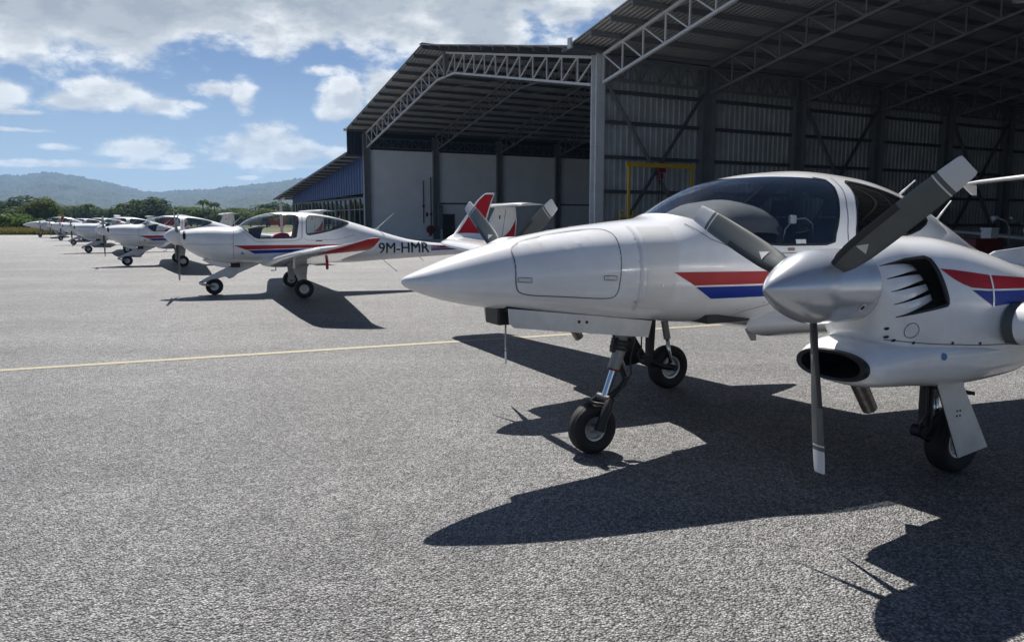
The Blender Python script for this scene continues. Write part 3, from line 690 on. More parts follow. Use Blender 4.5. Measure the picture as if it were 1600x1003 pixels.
# ---------------------------------------------------------------- annex (lean-to with blue cladding)
def annex():
    A_ = empty('annex', HO, HR); tag(A_, 'low lean-to annex with blue cladding over a glazed front', 'building')
    Wd = 28.0
    def zr(y): return 7.25 + (y) * .098        # y is negative away from the hangar
    mb = MB(); a, b = -.05, -31.5
    mb.add([(1.55, a, zr(a)), (1.55, b, zr(b)), (-20, b, zr(b)), (-20, a, zr(a)), (1.55, a, zr(a) + .06), (1.55, b, zr(b) + .06), (-20, b, zr(b) + .06), (-20, a, zr(a) + .06)], [(0, 1, 2, 3), (7, 6, 5, 4), (0, 4, 5, 1), (1, 5, 6, 2), (2, 6, 7, 3), (3, 7, 4, 0)])
    mb.obj('roof', 'roof_sheet', A_)
    unit_bar('roof_edge', (1.58, a, zr(a) - .05), (1.58, b, zr(b) - .05), .06, 'steel_dark', A_, .2)
    for i in range(17):
        y = -.6 - 1.85 * i; unit_bar('purlin', (1.52, y, zr(y) - .1), (-20, y, zr(y) - .1), .1, 'steel_dark', A_, .18)
    # ribbed cladding strip by strip
    n = 34
    for i in range(n):
        y0, y1 = -.08 - (Wd - .08) * i / n, -.08 - (Wd - .08) * (i + 1) / n; d = .08; m_ = y0 + (y1 - y0) * .8
        zb0 = 3.95 + .012 * y0; q = MB()
        prof = [(y0, 0), (y0 + (y1 - y0) * .7, 0), (y0 + (y1 - y0) * .78, d), (y0 + (y1 - y0) * .94, d), (y1, 0)]
        q.v = [(dd + (0), yy, zb0) for yy, dd in prof] + [(dd, yy, zr(yy) - .1) for yy, dd in prof]; q.f = [(j, j + 1, j + 6, j + 5) for j in range(4)]; q.m = [0] * 4
        q.obj('cladding_panel', 'blue_cladding', A_)
    MB().box((-.05, -Wd, 3.5), (.12, -.05, 3.62)).obj('head_rail', 'steel_dark', A_)
    MB().box((-.06, -Wd, 0), (.10, -.05, .35)).obj('plinth', 'concrete', A_)
    ys = np.linspace(-.1, -Wd, 19)
    for i, y in enumerate(ys): unit_bar('mullion', (0, float(y), .35), (0, float(y), 3.5), .16 if i % 3 else .26, 'steel_dark' if i % 3 else 'steel_grey', A_)
    for i in range(18): MB().box((-.02, float(ys[i + 1]) + .09, .36), (.0, float(ys[i]) - .09, 3.49)).obj('pane', 'window_glass', A_)
    unit_bar('transom', (.05, -.1, 2.6), (.05, -Wd, 2.6), .06, 'steel_grey', A_)
    MB().box((-20, -Wd - .2, 0), (0, -Wd, zr(-Wd) - .12)).obj('side_wall', 'plaster_wall', A_)
    MB().box((-20.2, -Wd, 0), (-20, -.1, 4.4)).obj('back_wall', 'plaster_wall', A_)
    unit_bar('post', (.9, -30.6, 0), (.9, -30.6, zr(-30.6) - .1), .28, 'steel_light', A_)
    unit_bar('knee_brace', (.9, -30.6, 3.2), (.9, -31.4, zr(-31.4) - .1), .1, 'steel_light', A_)
    unit_bar('eave_beam', (1.0, -28, zr(-28) - .25), (1.0, -31.4, zr(-31.4) - .25), .14, 'steel_light', A_, .22)
annex()
# ---------------------------------------------------------------- vegetation
def crown_mesh(name, blobs, n, size, m, seed, flat=.6, elong=1.):
    r = random.Random(seed); mb = MB()
    tot = sum(b[3] * b[4] * b[5] for b in blobs)
    for (cx, cy, cz, rx, ry, rz) in blobs:
        for _ in range(max(8, int(n * rx * ry * rz / tot))):
            d = Vector((r.gauss(0, 1), r.gauss(0, 1), r.gauss(0, 1))).normalized(); q = r.uniform(.55, 1.06) ** .6
            p = Vector((cx + d.x * rx * q, cy + d.y * ry * q, cz + d.z * rz * q))
            nn = (d + Vector((r.uniform(-1, 1), r.uniform(-1, 1), r.uniform(-.3, 1.2))) * .9).normalized(); a = nn.orthogonal().normalized(); a.rotate(Matrix.Rotation(r.uniform(0, 6.28), 3, nn)); b = nn.cross(a)
            s = size * r.uniform(.55, 1.3); a *= s * elong; b *= s * flat
            mb.add([p - a, p - b * .8 + a * .1, p + a, p + b * .8 - a * .1], [(0, 1, 2, 3)])
    return mb
def tree_proto(seed, h, w, m, n=1500, size=.35, nb=9):
    r = random.Random(seed); blobs = []
    for i in range(nb):
        a = r.uniform(0, 6.28); q = r.uniform(.1, .75); z = h * r.uniform(.38, .86); k = 1 - abs(z / h - .6) * 1.0
        rad = w * r.uniform(.2, .36) * k
        blobs.append((math.cos(a) * w * .5 * q, math.sin(a) * w * .5 * q, z, rad * 1.15, rad * 1.15, rad * r.uniform(.7, 1)))
    blobs.append((0, 0, h * .88, w * .22, w * .22, h * .12))
    return crown_mesh('crown', blobs, n, size, m, seed + 1), blobs
def make_tree(seed, h, w, m, n=1400, size=.4, nb=9):
    e = empty('broadleaf_tree'); cm, blobs = tree_proto(seed, h, w, m, n, size, nb)
    cm.obj('crown', m, e, fix=False)
    t = MB(); t.tube([(0, 0, -.1), (.05, .02, h * .25), (-.05, .05, h * .5), (0, 0, h * .8)], [h * .03, h * .024, h * .018, h * .006], 8)
    for b in blobs[:5]: t.tube([(0, 0, h * .35), (b[0] * .6, b[1] * .6, (b[2] + h * .35) * .5), b[:3]], [h * .014, h * .01, h * .004], 5)
    t.obj('trunk', 'trunk', e, smooth=True)
    return e
def make_palm(seed, h):
    r = random.Random(seed); e = empty('coconut_palm'); bx, by = r.uniform(-.6, .6), r.uniform(-.6, .6)
    MB().tube([(0, 0, -.1), (bx * .2, by * .2, h * .4), (bx * .6, by * .6, h * .75), (bx, by, h)], [.22, .17, .14, .12], 8).obj('trunk', 'trunk', e, smooth=True)
    mb = MB(); top = Vector((bx, by, h))
    for i in range(22):
        a = i * 2.4 + r.uniform(-.2, .2); up = r.uniform(-.2, 1.7); L_ = r.uniform(1.35, 1.9); d = Vector((math.cos(a), math.sin(a), 0)); sd = Vector((-d.y, d.x, 0)); pts = []
        for k in range(9):
            t = k / 8; pts.append(top + d * L_ * t * (1 - .12 * t) + Vector((0, 0, (up * t - (1.25 + .4 * up) * t * t) * L_ * .62)))
        for k in range(8):
            w = .26 * math.sin(math.pi * (k + .6) / 9) + .05
            for sg in (-1, 1):
                mb.add([pts[k], pts[k + 1], pts[k + 1] + sd * sg * w + Vector((0, 0, -w * .7)) + d * .25, pts[k] + sd * sg * w + Vector((0, 0, -w * .7)) + d * .2], [(0, 1, 2, 3)])
    mb.obj('crown', 'leaf_green', e, fix=False); return e
def wx(u, D): return (u - 800) / 1200 * D
def vegetation():
    r = random.Random(11)
    protos = [make_tree(20 + i, 8, 8.5, ['leaf_green', 'leaf_dark', 'leaf_olive', 'leaf_green', 'leaf_dark'][i], 1900, .42) for i in range(5)]
    used = set(); k = 0
    spots = []
    for u in range(-60, 470, 13):
        D = r.uniform(215, 275); spots.append((u + r.uniform(-6, 6), D, r.uniform(.72, 1.12)))
    spots += [(66, 190, 1.0), (48, 205, 1.1), (40, 215, 1.35), (-8, 200, 1.2), (10, 230, 1.2), (228, 205, 1.25), (240, 208, 1.3), (132, 225, 1.05), (290, 200, .9), (375, 205, .8), (395, 200, .85), (420, 195, .9)]
    lab = {0: 'rounded green tree in the line beyond the apron', 1: 'dark green tree in the line beyond the apron', 2: 'yellowish green tree in the line beyond the apron', 3: 'spreading green tree in the line beyond the apron', 4: 'dense dark tree in the line beyond the apron'}
    for (u, D, s) in spots:
        i = r.randrange(5); t = protos[i] if i not in used else copy_tree(protos[i]); used.add(i)
        t.location = (wx(u, D), D, -.05); t.rotation_euler = (0, 0, r.uniform(0, 6.28)); s *= 1.0; t.scale = (s * r.uniform(1, 1.3), s * r.uniform(1, 1.3), s * r.uniform(.60, .86))
        tag(t, lab[i], 'tree', 'trees beyond the apron')
    for i in range(5):
        if i not in used:
            protos[i].location = (wx(160 + i * 20, 240), 240, -.05); tag(protos[i], lab[i], 'tree', 'trees beyond the apron')
    # the big rounded bamboo-like bush
    e = empty('bush', (wx(72, 140), 140, -.05)); e.scale = (1.2, 1.2, 1.16); blobs = []
    for i in range(16):
        a = r.uniform(0, 6.28); q = r.uniform(.2, 1); blobs.append((math.cos(a) * 2.7 * q, math.sin(a) * 2.4 * q, 2.2 + 1.6 * (1 - q) + r.uniform(-.8, .5), 1.5, 1.5, 1.5))
    blobs += [(0, 0, 1.2, 3.8, 3.2, 1.6), (-1.5, 0, 1.0, 2.6, 2.4, 1.3), (2.0, 0, 1.0, 2.4, 2.4, 1.3)]
    crown_mesh('crown', blobs, 9000, .26, 'leaf_olive', 5, .35, 1.5).obj('crown', 'leaf_olive', e, fix=False)
    t = MB()
    for i in range(9):
        a = i * .7; t.tube([(math.cos(a) * .4, math.sin(a) * .4, -.1), (math.cos(a) * 1.2, math.sin(a) * 1.2, 2.4)], [.07, .03], 6)
    t.obj('trunk', 'trunk', e); tag(e, 'big rounded olive green bush behind the far parked aircraft', 'bush')
    # leafy shrubs at the left edge
    sp = None
    for i in range(11):
        u = -50 + i * 14 + r.uniform(-4, 4); D = r.uniform(99, 112)
        if sp is None:
            sp = empty('shrub'); bl = [(r.uniform(-1.1, 1.1), r.uniform(-1, 1), r.uniform(.7, 1.7), .8, .8, .7) for _ in range(9)]
            crown_mesh('crown', bl, 1500, .2, 'leaf_bright', 8, .7).obj('crown', 'leaf_bright', sp, fix=False)
            t = MB()
            for q in bl[:5]: t.tube([(0, 0, -.1), q[:3]], [.05, .02], 5)
            t.obj('stem', 'trunk', sp); o = sp
        else: o = copy_tree(sp)
        o.location = (wx(u, D), D, -.05); o.rotation_euler = (0, 0, r.uniform(0, 6)); s = r.uniform(.8, 1.25) * (1 if u < 40 else .75); o.scale = (s * 1.2, s * 1.2, s)
        tag(o, 'bright leafy shrub in the thicket at the far left edge', 'shrub', 'shrubs beyond the grass strip')
    # palms
    for i, (u, D, h, l) in enumerate([(322, 190, 6.5, 'tall coconut palm, left of the pair right of centre tree line'), (341, 195, 6.0, 'shorter coconut palm, right one of the pair in the tree line'), (246, 190, 6.8, 'coconut palm standing against the dark tree clump'), (222, 195, 6.7, 'coconut palm rising left of the dark tree clump'), (146, 210, 6.0, 'small coconut palm above the tree line behind the far aircraft'), (200, 215, 6.2, 'slim coconut palm in the tree line above the second aircraft')]):
        p = make_palm(40 + i, h); p.location = (wx(u, D), D, -.05); tag(p, l, 'palm tree', 'coconut palms')
    # wood that closes the view behind the trees
    mb = MB(); bl = []
    for u in range(-120, 560, 6):
        D = r.uniform(285, 330); bl.append((wx(u, D), D, r.uniform(1.5, 3.0), r.uniform(3, 5), 3, r.uniform(2.0, 3.2)))
    o = crown_mesh('woodland', bl, 42000, .6, 'leaf_dark', 3).obj('woodland', 'leaf_dark', fix=False); tag(o, 'mass of dark green woodland behind the tree line', 'woodland', kind='stuff')
    # tall dry grass strip
    mb = MB()
    for _ in range(26000):
        D = 89.3 + 9 * r.random() ** 1.6; x = r.uniform(-78, -40 + (D - 89) * .3); h = r.uniform(.35, .95) * (1 if r.random() < .8 else 1.15); a = r.uniform(0, 6.28); w = .03
        lx, ly = r.uniform(-.2, .2), r.uniform(-.2, .2); c, s = math.cos(a) * w, math.sin(a) * w
        mb.add([(x - c, D - s, -.05), (x + c, D + s, -.05), (x + lx * .5 + c * .8, D + ly * .5 + s, h * .6), (x + lx, D + ly, h)], [(0, 1, 2, 3)])
    o = mb.obj('tall_grass', 'grass_dry', fix=False); tag(o, 'strip of tall dry yellow-green grass along the apron edge', 'grass', kind='stuff')
    # little house roof among the trees at the far left
    h = empty('house', (wx(4, 175), 175, -.05), R(12)); h.scale = (.8, .8, .8); MB().box((-3.5, -3, 0), (3.5, 3, 2.6)).obj('wall', 'plaster_wall', h)
    MB().add([(-4, -3.5, 2.5), (4, -3.5, 2.5), (4, 3.5, 2.5), (-4, 3.5, 2.5), (-3.2, 0, 3.9), (3.2, 0, 3.9)], [(0, 1, 5, 4), (1, 2, 5), (2, 3, 4, 5), (3, 0, 4), (0, 3, 2, 1)]).obj('roof', 'roof_clay', h)
    MB().box((-.6, -3.03, 1), (.6, -3.005, 2)).obj('window', 'window_glass', h)
    tag(h, 'small house with pale red roof among the far left trees', 'house')
vegetation()
# ---------------------------------------------------------------- aircraft
TWIN=Loft([
 (3.256,1.262,1.250,.006,1.256,2,2),(3.24,1.282,1.230,.032,1.256,2,2),(3.20,1.300,1.208,.062,1.254,2,2),(3.10,1.338,1.168,.112,1.25,2,2),
 (2.95,1.392,1.122,.168,1.25,2,2.1),(2.73,1.457,1.078,.228,1.25,2.1,2.2),(2.50,1.510,1.045,.275,1.26,2.2,2.3),(2.02,1.584,.985,.365,1.27,2.3,2.4),
 (1.705,1.618,.950,.425,1.28,2.3,2.5),(1.45,1.646,.925,.470,1.28,2.3,2.5),(1.34,1.690,.912,.49,1.28,2.2,2.5),(1.149,1.795,.895,.53,1.28,2.05,2.5),(.913,1.890,.87,.565,1.28,2.05,2.5),(.408,1.978,.80,.61,1.27,2.1,2.5),
 (0,2.004,.765,.625,1.26,2.15,2.5),(-.517,1.974,.745,.60,1.25,2.15,2.5),(-1.081,1.86,.755,.53,1.24,2.1,2.4),(-1.617,1.65,.78,.43,1.20,2,2.3),
 (-2.209,1.40,.82,.31,1.13,2,2.2),(-2.839,1.24,.86,.21,1.07,2,2),(-3.6,1.17,.90,.15,1.04,2,2),(-5.2,1.15,.95,.09,1.05,2,2)])
SINGLE=Loft([
 (2.40,1.40,1.16,.19,1.29,2.1,2.1),(2.34,1.42,1.06,.30,1.26,2.3,2.2),(2.26,1.435,.99,.36,1.24,2.5,2.2),(2.0,1.475,.83,.45,1.18,2.6,2.3),(1.65,1.495,.70,.50,1.12,2.6,2.4),(1.35,1.49,.68,.54,1.1,2.6,2.5),
 (1.22,1.51,.69,.55,1.1,2.5,2.5),(1.02,1.64,.69,.565,1.1,2.2,2.6),(.649,1.772,.68,.58,1.1,2.15,2.6),(.276,1.816,.67,.585,1.1,2.2,2.6),(-.257,1.808,.66,.57,1.1,2.25,2.5),
 (-.727,1.738,.655,.53,1.08,2.2,2.4),(-1.244,1.605,.66,.45,1.05,2.1,2.3),(-1.776,1.44,.69,.36,1.02,2,2.2),(-2.313,1.27,.72,.27,.98,2,2),(-2.669,1.18,.74,.22,.95,2,2),(-3.4,1.085,.78,.16,.93,2,2),(-4.3,1.05,.83,.11,.94,2,2),(-5.3,1.07,.90,.05,.98,2,2)])
COWL=([(1.395,1.475,1.10,.188,1.29,2,2),(1.385,1.488,1.06,.202,1.27,2,2.1),(1.34,1.512,.97,.225,1.22,2.1,2.4),(1.2,1.54,.86,.270,1.17,2.3,3.0),(.95,1.54,.80,.325,1.14,2.4,3.2),(.58,1.48,.77,.385,1.11,2.4,3.2),
 (.26,1.40,.76,.40,1.09,2.3,2.9),(-.18,1.305,.79,.35,1.06,2,2.3),(-.7,1.18,.86,.24,1.04,2,2),(-1.2,1.10,.95,.10,1.03,2,2),(-1.4,1.06,1.0,.02,1.03,2,2)])
CHIN=([(1.485,.957,.797,.22,.877,2.3,2.3),(1.455,.98,.778,.245,.877,2.4,2.4),(1.36,1.008,.755,.275,.89,2.4,2.4),(1.1,1.02,.735,.315,.92,2.5,2.4),(.75,1.02,.712,.365,.92,2.5,2.4),(.4,1.0,.725,.37,.92,2.3,2.3),(.1,.98,.79,.29,.91,2,2.2),(-.15,.96,.84,.17,.91,2,2),(-.3,.94,.88,.03,.905,2,2)])
def arange(a, b, st): return list(np.linspace(a, b, max(2, int(round(abs(b - a) / st)) + 1)))[:-1]
def fin(name, secs, mats, parent, n=14, pick=None, y=0.):
    mb = MB(); k = None                       # secs: (height, x leading, x trailing, thickness ratio)
    for (z, a, b, t) in secs:
        af = airfoil(n, t, 0); k = len(af); mb.v += [(a - q * (a - b), y + w * (a - b), z) for q, w in af]
    for i in range(len(secs) - 1):
        for j in range(k):
            mb.f.append((i * k + j, i * k + (j + 1) % k, (i + 1) * k + (j + 1) % k, (i + 1) * k + j)); mb.m.append(pick(i, (af[j][0] + af[(j + 1) % k][0]) / 2) if pick else 0)
    mb.f += [tuple(range(k)), tuple((len(secs) - 1) * k + j for j in range(k))]; mb.m += [0, 0]
    return mb.obj(name, mats, parent, smooth=True, sharp=45)
def circ(x, z, r, n=12): return [(x + r * math.cos(2 * math.pi * i / n), z + r * math.sin(2 * math.pi * i / n)) for i in range(n)]
def arm(parent, name, secs, m):               # loft of flat rectangles: (centre, half length along x, half thickness normal)
    mb = MB(); n = 12
    for (c, hx, hy) in secs:
        for j in range(n):
            a = 2 * math.pi * j / n; mb.v.append((c[0] + hx * math.copysign(abs(math.cos(a)) ** .7, math.cos(a)), c[1] + hy * math.sin(a), c[2]))
    k = len(secs); mb.f = [(i * n + j, i * n + (j + 1) % n, (i + 1) * n + (j + 1) % n, (i + 1) * n + j) for i in range(k - 1) for j in range(n)] + [tuple(range(n)), tuple((k - 1) * n + j for j in range(n))]; mb.m = [0] * len(mb.f)
    return mb.obj(name, m, parent, smooth=True, sharp=50)
def glazed_shell(root, body, ss, wins, shell_name, glassm, linerm, lin_rng, gaskets, nt=88):
    bm = body.bm(ss, nt); panes = []
    for nm, poly, side in wins:
        F = carve(bm, poly, side); panes.append((nm, split_off(bm, F)))
    lin = bm.copy()
    bmesh.ops.delete(lin, geom=[f for f in lin.faces if not (lin_rng[0] < f.calc_center_median().x < lin_rng[1])], context='FACES')
    bmesh.ops.recalc_face_normals(lin, faces=lin.faces); lin.normal_update()
    cen = Vector((0, 0, 1.2))
    for v in lin.verts:
        d = Vector((0, v.co.y, v.co.z - 1.25)); v.co -= (d.normalized() if d.length > 1e-4 else Vector((0, 0, 1))) * .022
    sh = bm_obj(bm, shell_name, 'white_paint', root, sharp=50)
    bm_obj(lin, 'cabin_lining', linerm, root, sharp=50)
    for nm, pb in panes:
        for f in pb.faces:
            f.normal_update(); c = f.calc_center_median()
            if f.normal.dot(Vector((0, c.y, c.z - 1.3))) < 0: f.normal_flip()
        bm_obj(pb, nm, glassm, root, sharp=None, recalc=False)
    for P, cl, side in gaskets: ribbon('window_seal', P, .016, body, side, 'black_trim', root, cl, .002)
    return sh
# ---------------------------------------------------------------- twin-engine aircraft
def nacelle(root, sg):
    l0 = sg * 1.67; CW = Loft(COWL, l0); CH = Loft(CHIN, l0)
    bm = CW.bm(arange(1.395, 1.0, .02) + arange(1.0, -1.4, .05) + [-1.4], 72)
    A_ = [(1.388 - .062 * i / 4, 1.395 - .255 * i / 4) for i in range(5)]; B_ = [(1.125 - .085 * i / 4, 1.437 - .243 * i / 4) for i in range(5)]
    hole = [A_[0], (1.25, 1.428)] + [B_[0], (1.095, 1.425), (1.08, 1.39)] + [(1.035, 1.225), (1.034, 1.20), B_[4]] + [(1.2, 1.163), A_[4]]
    F = carve(bm, hole, sg, l0)
    bmesh.ops.delete(bm, geom=F, context='FACES'); nac = bm_obj(bm, 'nacelle', 'white_paint', root, sharp=50)
    on = lambda s, z, o: CW.on(s, z, sg, o)
    # black sheet painted as shade behind the louvres, slats that dive into it, rubber rim
    decal('louvre_shade', [hole], CW, sg, 'black_void', nac, -.14, .03)
    for i in range(4):
        mb = MB(); nu, nv = 14, 5; vs = []
        for a in range(nu + 1):
            t = a / nu
            for b in range(nv + 1):
                q = (i + .02 + (.95 - .40 * t ** 1.2) * b / nv) / 4
                p = (A_[0][0] + (A_[4][0] - A_[0][0]) * q, A_[0][1] + (A_[4][1] - A_[0][1]) * q); r_ = (B_[0][0] + (B_[4][0] - B_[0][0]) * q, B_[0][1] + (B_[4][1] - B_[0][1]) * q)
                tt = -.05 + 1.03 * t; e = max(0, (tt - .08) / .9)
                vs.append(on(p[0] + (r_[0] - p[0]) * tt, p[1] + (r_[1] - p[1]) * tt, -.080 * e ** 1.5 + .010 * math.sin(math.pi * b / nv) * max(0, tt) * (1 - t) * 2 - (.003 if a == 0 else 0) + .001))
        mb.add(vs, [(a * (nv + 1) + b, a * (nv + 1) + b + 1, (a + 1) * (nv + 1) + b + 1, (a + 1) * (nv + 1) + b) for a in range(nu) for b in range(nv)])
        if i == 1:
            pass
        mb.obj('louvre', 'white_paint', nac, smooth=True)
    rim = resample([A_[0], (1.25, 1.428), B_[0], (1.095, 1.425), (1.08, 1.39), (1.035, 1.225), (1.034, 1.20), B_[4], (1.2, 1.163), A_[4]], .015, False); n = len(rim)
    rad = [.003 + .009 * math.sin(math.pi * min(1, i / n * 1.0)) for i in range(n)]
    MB().tube([on(p[0], p[1], -.002) for p in rim], rad, 8).obj('louvre_rim', 'black_trim', nac, smooth=True)
    # lower cowling with its open intake
    ss = arange(1.485, 1.36, .01) + arange(1.36, -.3, .06) + [-.3]
    ch = bm_obj(CH.bm(ss, 64, cap=(False, True)), 'lower_cowling', 'white_paint', root, sharp=50)
    mb = MB(); n = 64
    r0 = CH.ring(1.485, n); r1 = [(1.52, l0 + (p[1] - l0) * .97, .877 + (p[2] - .877) * .96) for p in r0]; r2 = [(1.515, l0 + (p[1] - l0) * .84, .877 + (p[2] - .877) * .78) for p in r0]; r3 = [(1.385, l0 + (p[1] - l0) * .8, .877 + (p[2] - .877) * .74) for p in r0]; r4 = [(1.2, l0 + (p[1] - l0) * .6, .877 + (p[2] - .877) * .6) for p in r0]; rm = [(1.495, l0 + (p[1] - l0) * 1.012, .877 + (p[2] - .877) * 1.02) for p in r0]
    for r_ in (r0, rm, r1, r2, r3, r4): mb.v += r_
    mb.f = [(i * n + j, i * n + (j + 1) % n, (i + 1) * n + (j + 1) % n, (i + 1) * n + j) for i in range(5) for j in range(n)] + [tuple(5 * n + j for j in range(n))]; mb.m = [0] * len(mb.f)
    mb.obj('intake_lip', 'black_trim', ch, smooth=True, sharp=60)
    MB().tube([(1.16, l0 - sg * .14, .80), (1.06, l0 - sg * .14, .66), (.985, l0 - sg * .14, .55)], [.045, .045, .043], 14, cap=False).obj('exhaust_pipe', 'exhaust_steel', root, smooth=True)
    if sg > 0 or True:
        decal('red_stripe', [[(1.057, 1.378), (.97, 1.37), (.891, 1.360), (.726, 1.338), (.43, 1.315), (.25, 1.305), (.25, 1.258), (.481, 1.262), (.765, 1.268), (.872, 1.278), (.93, 1.298), (.985, 1.325)]], CW, sg, 'red_paint', nac)
        decal('blue_stripe', [[(.875, 1.266), (.765, 1.258), (.486, 1.252), (.25, 1.248), (.25, 1.18), (.52, 1.186), (.632, 1.186), (.738, 1.178)]], CW, sg, 'blue_paint', nac)
        ribbon('seam', [(.727, 1.345), (.732, 1.26), (.738, 1.17)], .012, CW, sg, 'white_paint', nac, False, .004)
        ribbon('hatch_outline', circ(1.235, 1.07, .038, 24), .0035, CW, sg, 'panel_line', nac, True, .003)
        for (x, z) in ((1.345, 1.08), (1.33, 1.035)): decal('fastener', [circ(x, z, .008)], CW, sg, 'dark_steel', nac, .003)
        for (x, z) in ((1.21, 1.005), (.98, .995), (.80, .985), (.62, .985), (1.30, 1.018)): decal('fastener', [circ(x, z, .008)], CW, sg, 'dark_steel', nac, .003)
        decal('filler_cap', [circ(1.057, .93, .019)], CH, sg, 'cap_blue', ch, .003)
        ribbon('cowl_seam', [(1.33, 1.02), (1.1, .995), (.8, .975), (.5, .97), (.33, .985)], .004, CW, sg, 'panel_line', nac, False, .003)
    pr = propeller(root, (1.675, l0, 1.29), .945, .33, .19, back=.28, chord=.134, phase=6.5 if sg > 0 else -.5)
    emb = MB(); c = Vector((1.50, l0 + sg * .163, 1.29 - .098)); nn = Vector((0, sg * .163, -.098)).normalized(); a = Vector((1, 0, 0)); b = nn.cross(a)
    for rr, off, mi in ((.022, .003, 0), (.014, .0045, 1)):
        vs = [c + nn * off + (a * math.cos(q * math.pi / 8) + b * math.sin(q * math.pi / 8)) * rr for q in range(16)]
        emb.add(vs, [tuple(range(16))], mi)
    emb.obj('emblem', ['white_paint', 'door_brown'], pr)
    # fitting on top
    t = Vector(CW.on(1.0, 1.52, sg, 0)); MB().tube([(1.02, l0, 1.535), (1.02, l0, 1.565), (.995, l0 + .012, 1.57), (.98, l0 + .015, 1.55)], .006, 6).obj('tie_down_hook', 'dark_steel', nac)
def main_gear(root, sg):
    g = empty('main_gear', (0, 0, 0), 0, root); y = sg * 1.40
    wheel(g, (.02, sg * 1.43, .212), .212, .15)
    m = MB(); m.tube([(.27, y, .92), (.265, y, .62), (.27, y, .36), (.28, y, .29)], [.055, .047, .042, .045], 12); m.tube([(.28, y, .30), (.15, y - sg * .06, .24), (.02, y - sg * .06, .212)], [.034, .028, .028], 10)
    m.tube([(.02, y - sg * .09, .212), (.02, y + sg * .05, .212)], .03, 10); m.tube([(.32, y - sg * .04, .30), (.32, y + sg * .04, .30)], .04, 12); m.obj('leg', 'dark_steel', g, smooth=True, sharp=50)
    m = MB(); m.tube([(.16, y - sg * .02, .86), (.10, y - sg * .05, .5)], .034, 10); m.obj('shock_absorber', 'strut_grey', g, smooth=True, sharp=50)
    MB().tube([(.10, y - sg * .05, .5), (.06, y - sg * .06, .27)], .02, 10).obj('piston', 'chrome', g, smooth=True)
    MB().tube([(.325, y + sg * .03, .85), (.335, y + sg * .045, .6), (.33, y + sg * .05, .42), (.38, y + sg * .04, .36), (.34, y + sg * .02, .27), (.18, y, .2), (.06, y - sg * .05, .26)], .008, 6).obj('brake_hose', 'black_trim', g, smooth=True)
    MB().tube([(.33, y, .6), (.2, sg * 1.66, .58)], .012, 6).obj('door_rod', 'dark_steel', g)
    P = [(.62, .72), (.34, .80), (.35, .645), (.06, .235), (.345, .205)]
    d = MB().prism(P, sg * 1.672, sg * 1.68).obj('gear_door', 'white_worn', g); MB().prism(P, sg * 1.664, sg * 1.6715).obj('door_shade_backing', 'black_trim', d)  # black inner sheet: carbon skin, with its shade put into the colour
    for (x, z) in ((.37, .5), (.37, .47), (.40, .5), (.40, .47)):
        MB().lathe([(sg * .0, .006), (sg * .004, .006), (sg * .004, .0005)], (x, sg * 1.68, z), n=8).obj('rivet', 'dark_steel', d)
    MB().box((.1, sg * 1.3 - .1, .80), (.5, sg * 1.3 + .1, .9)).obj('gear_well', 'black_void', g)
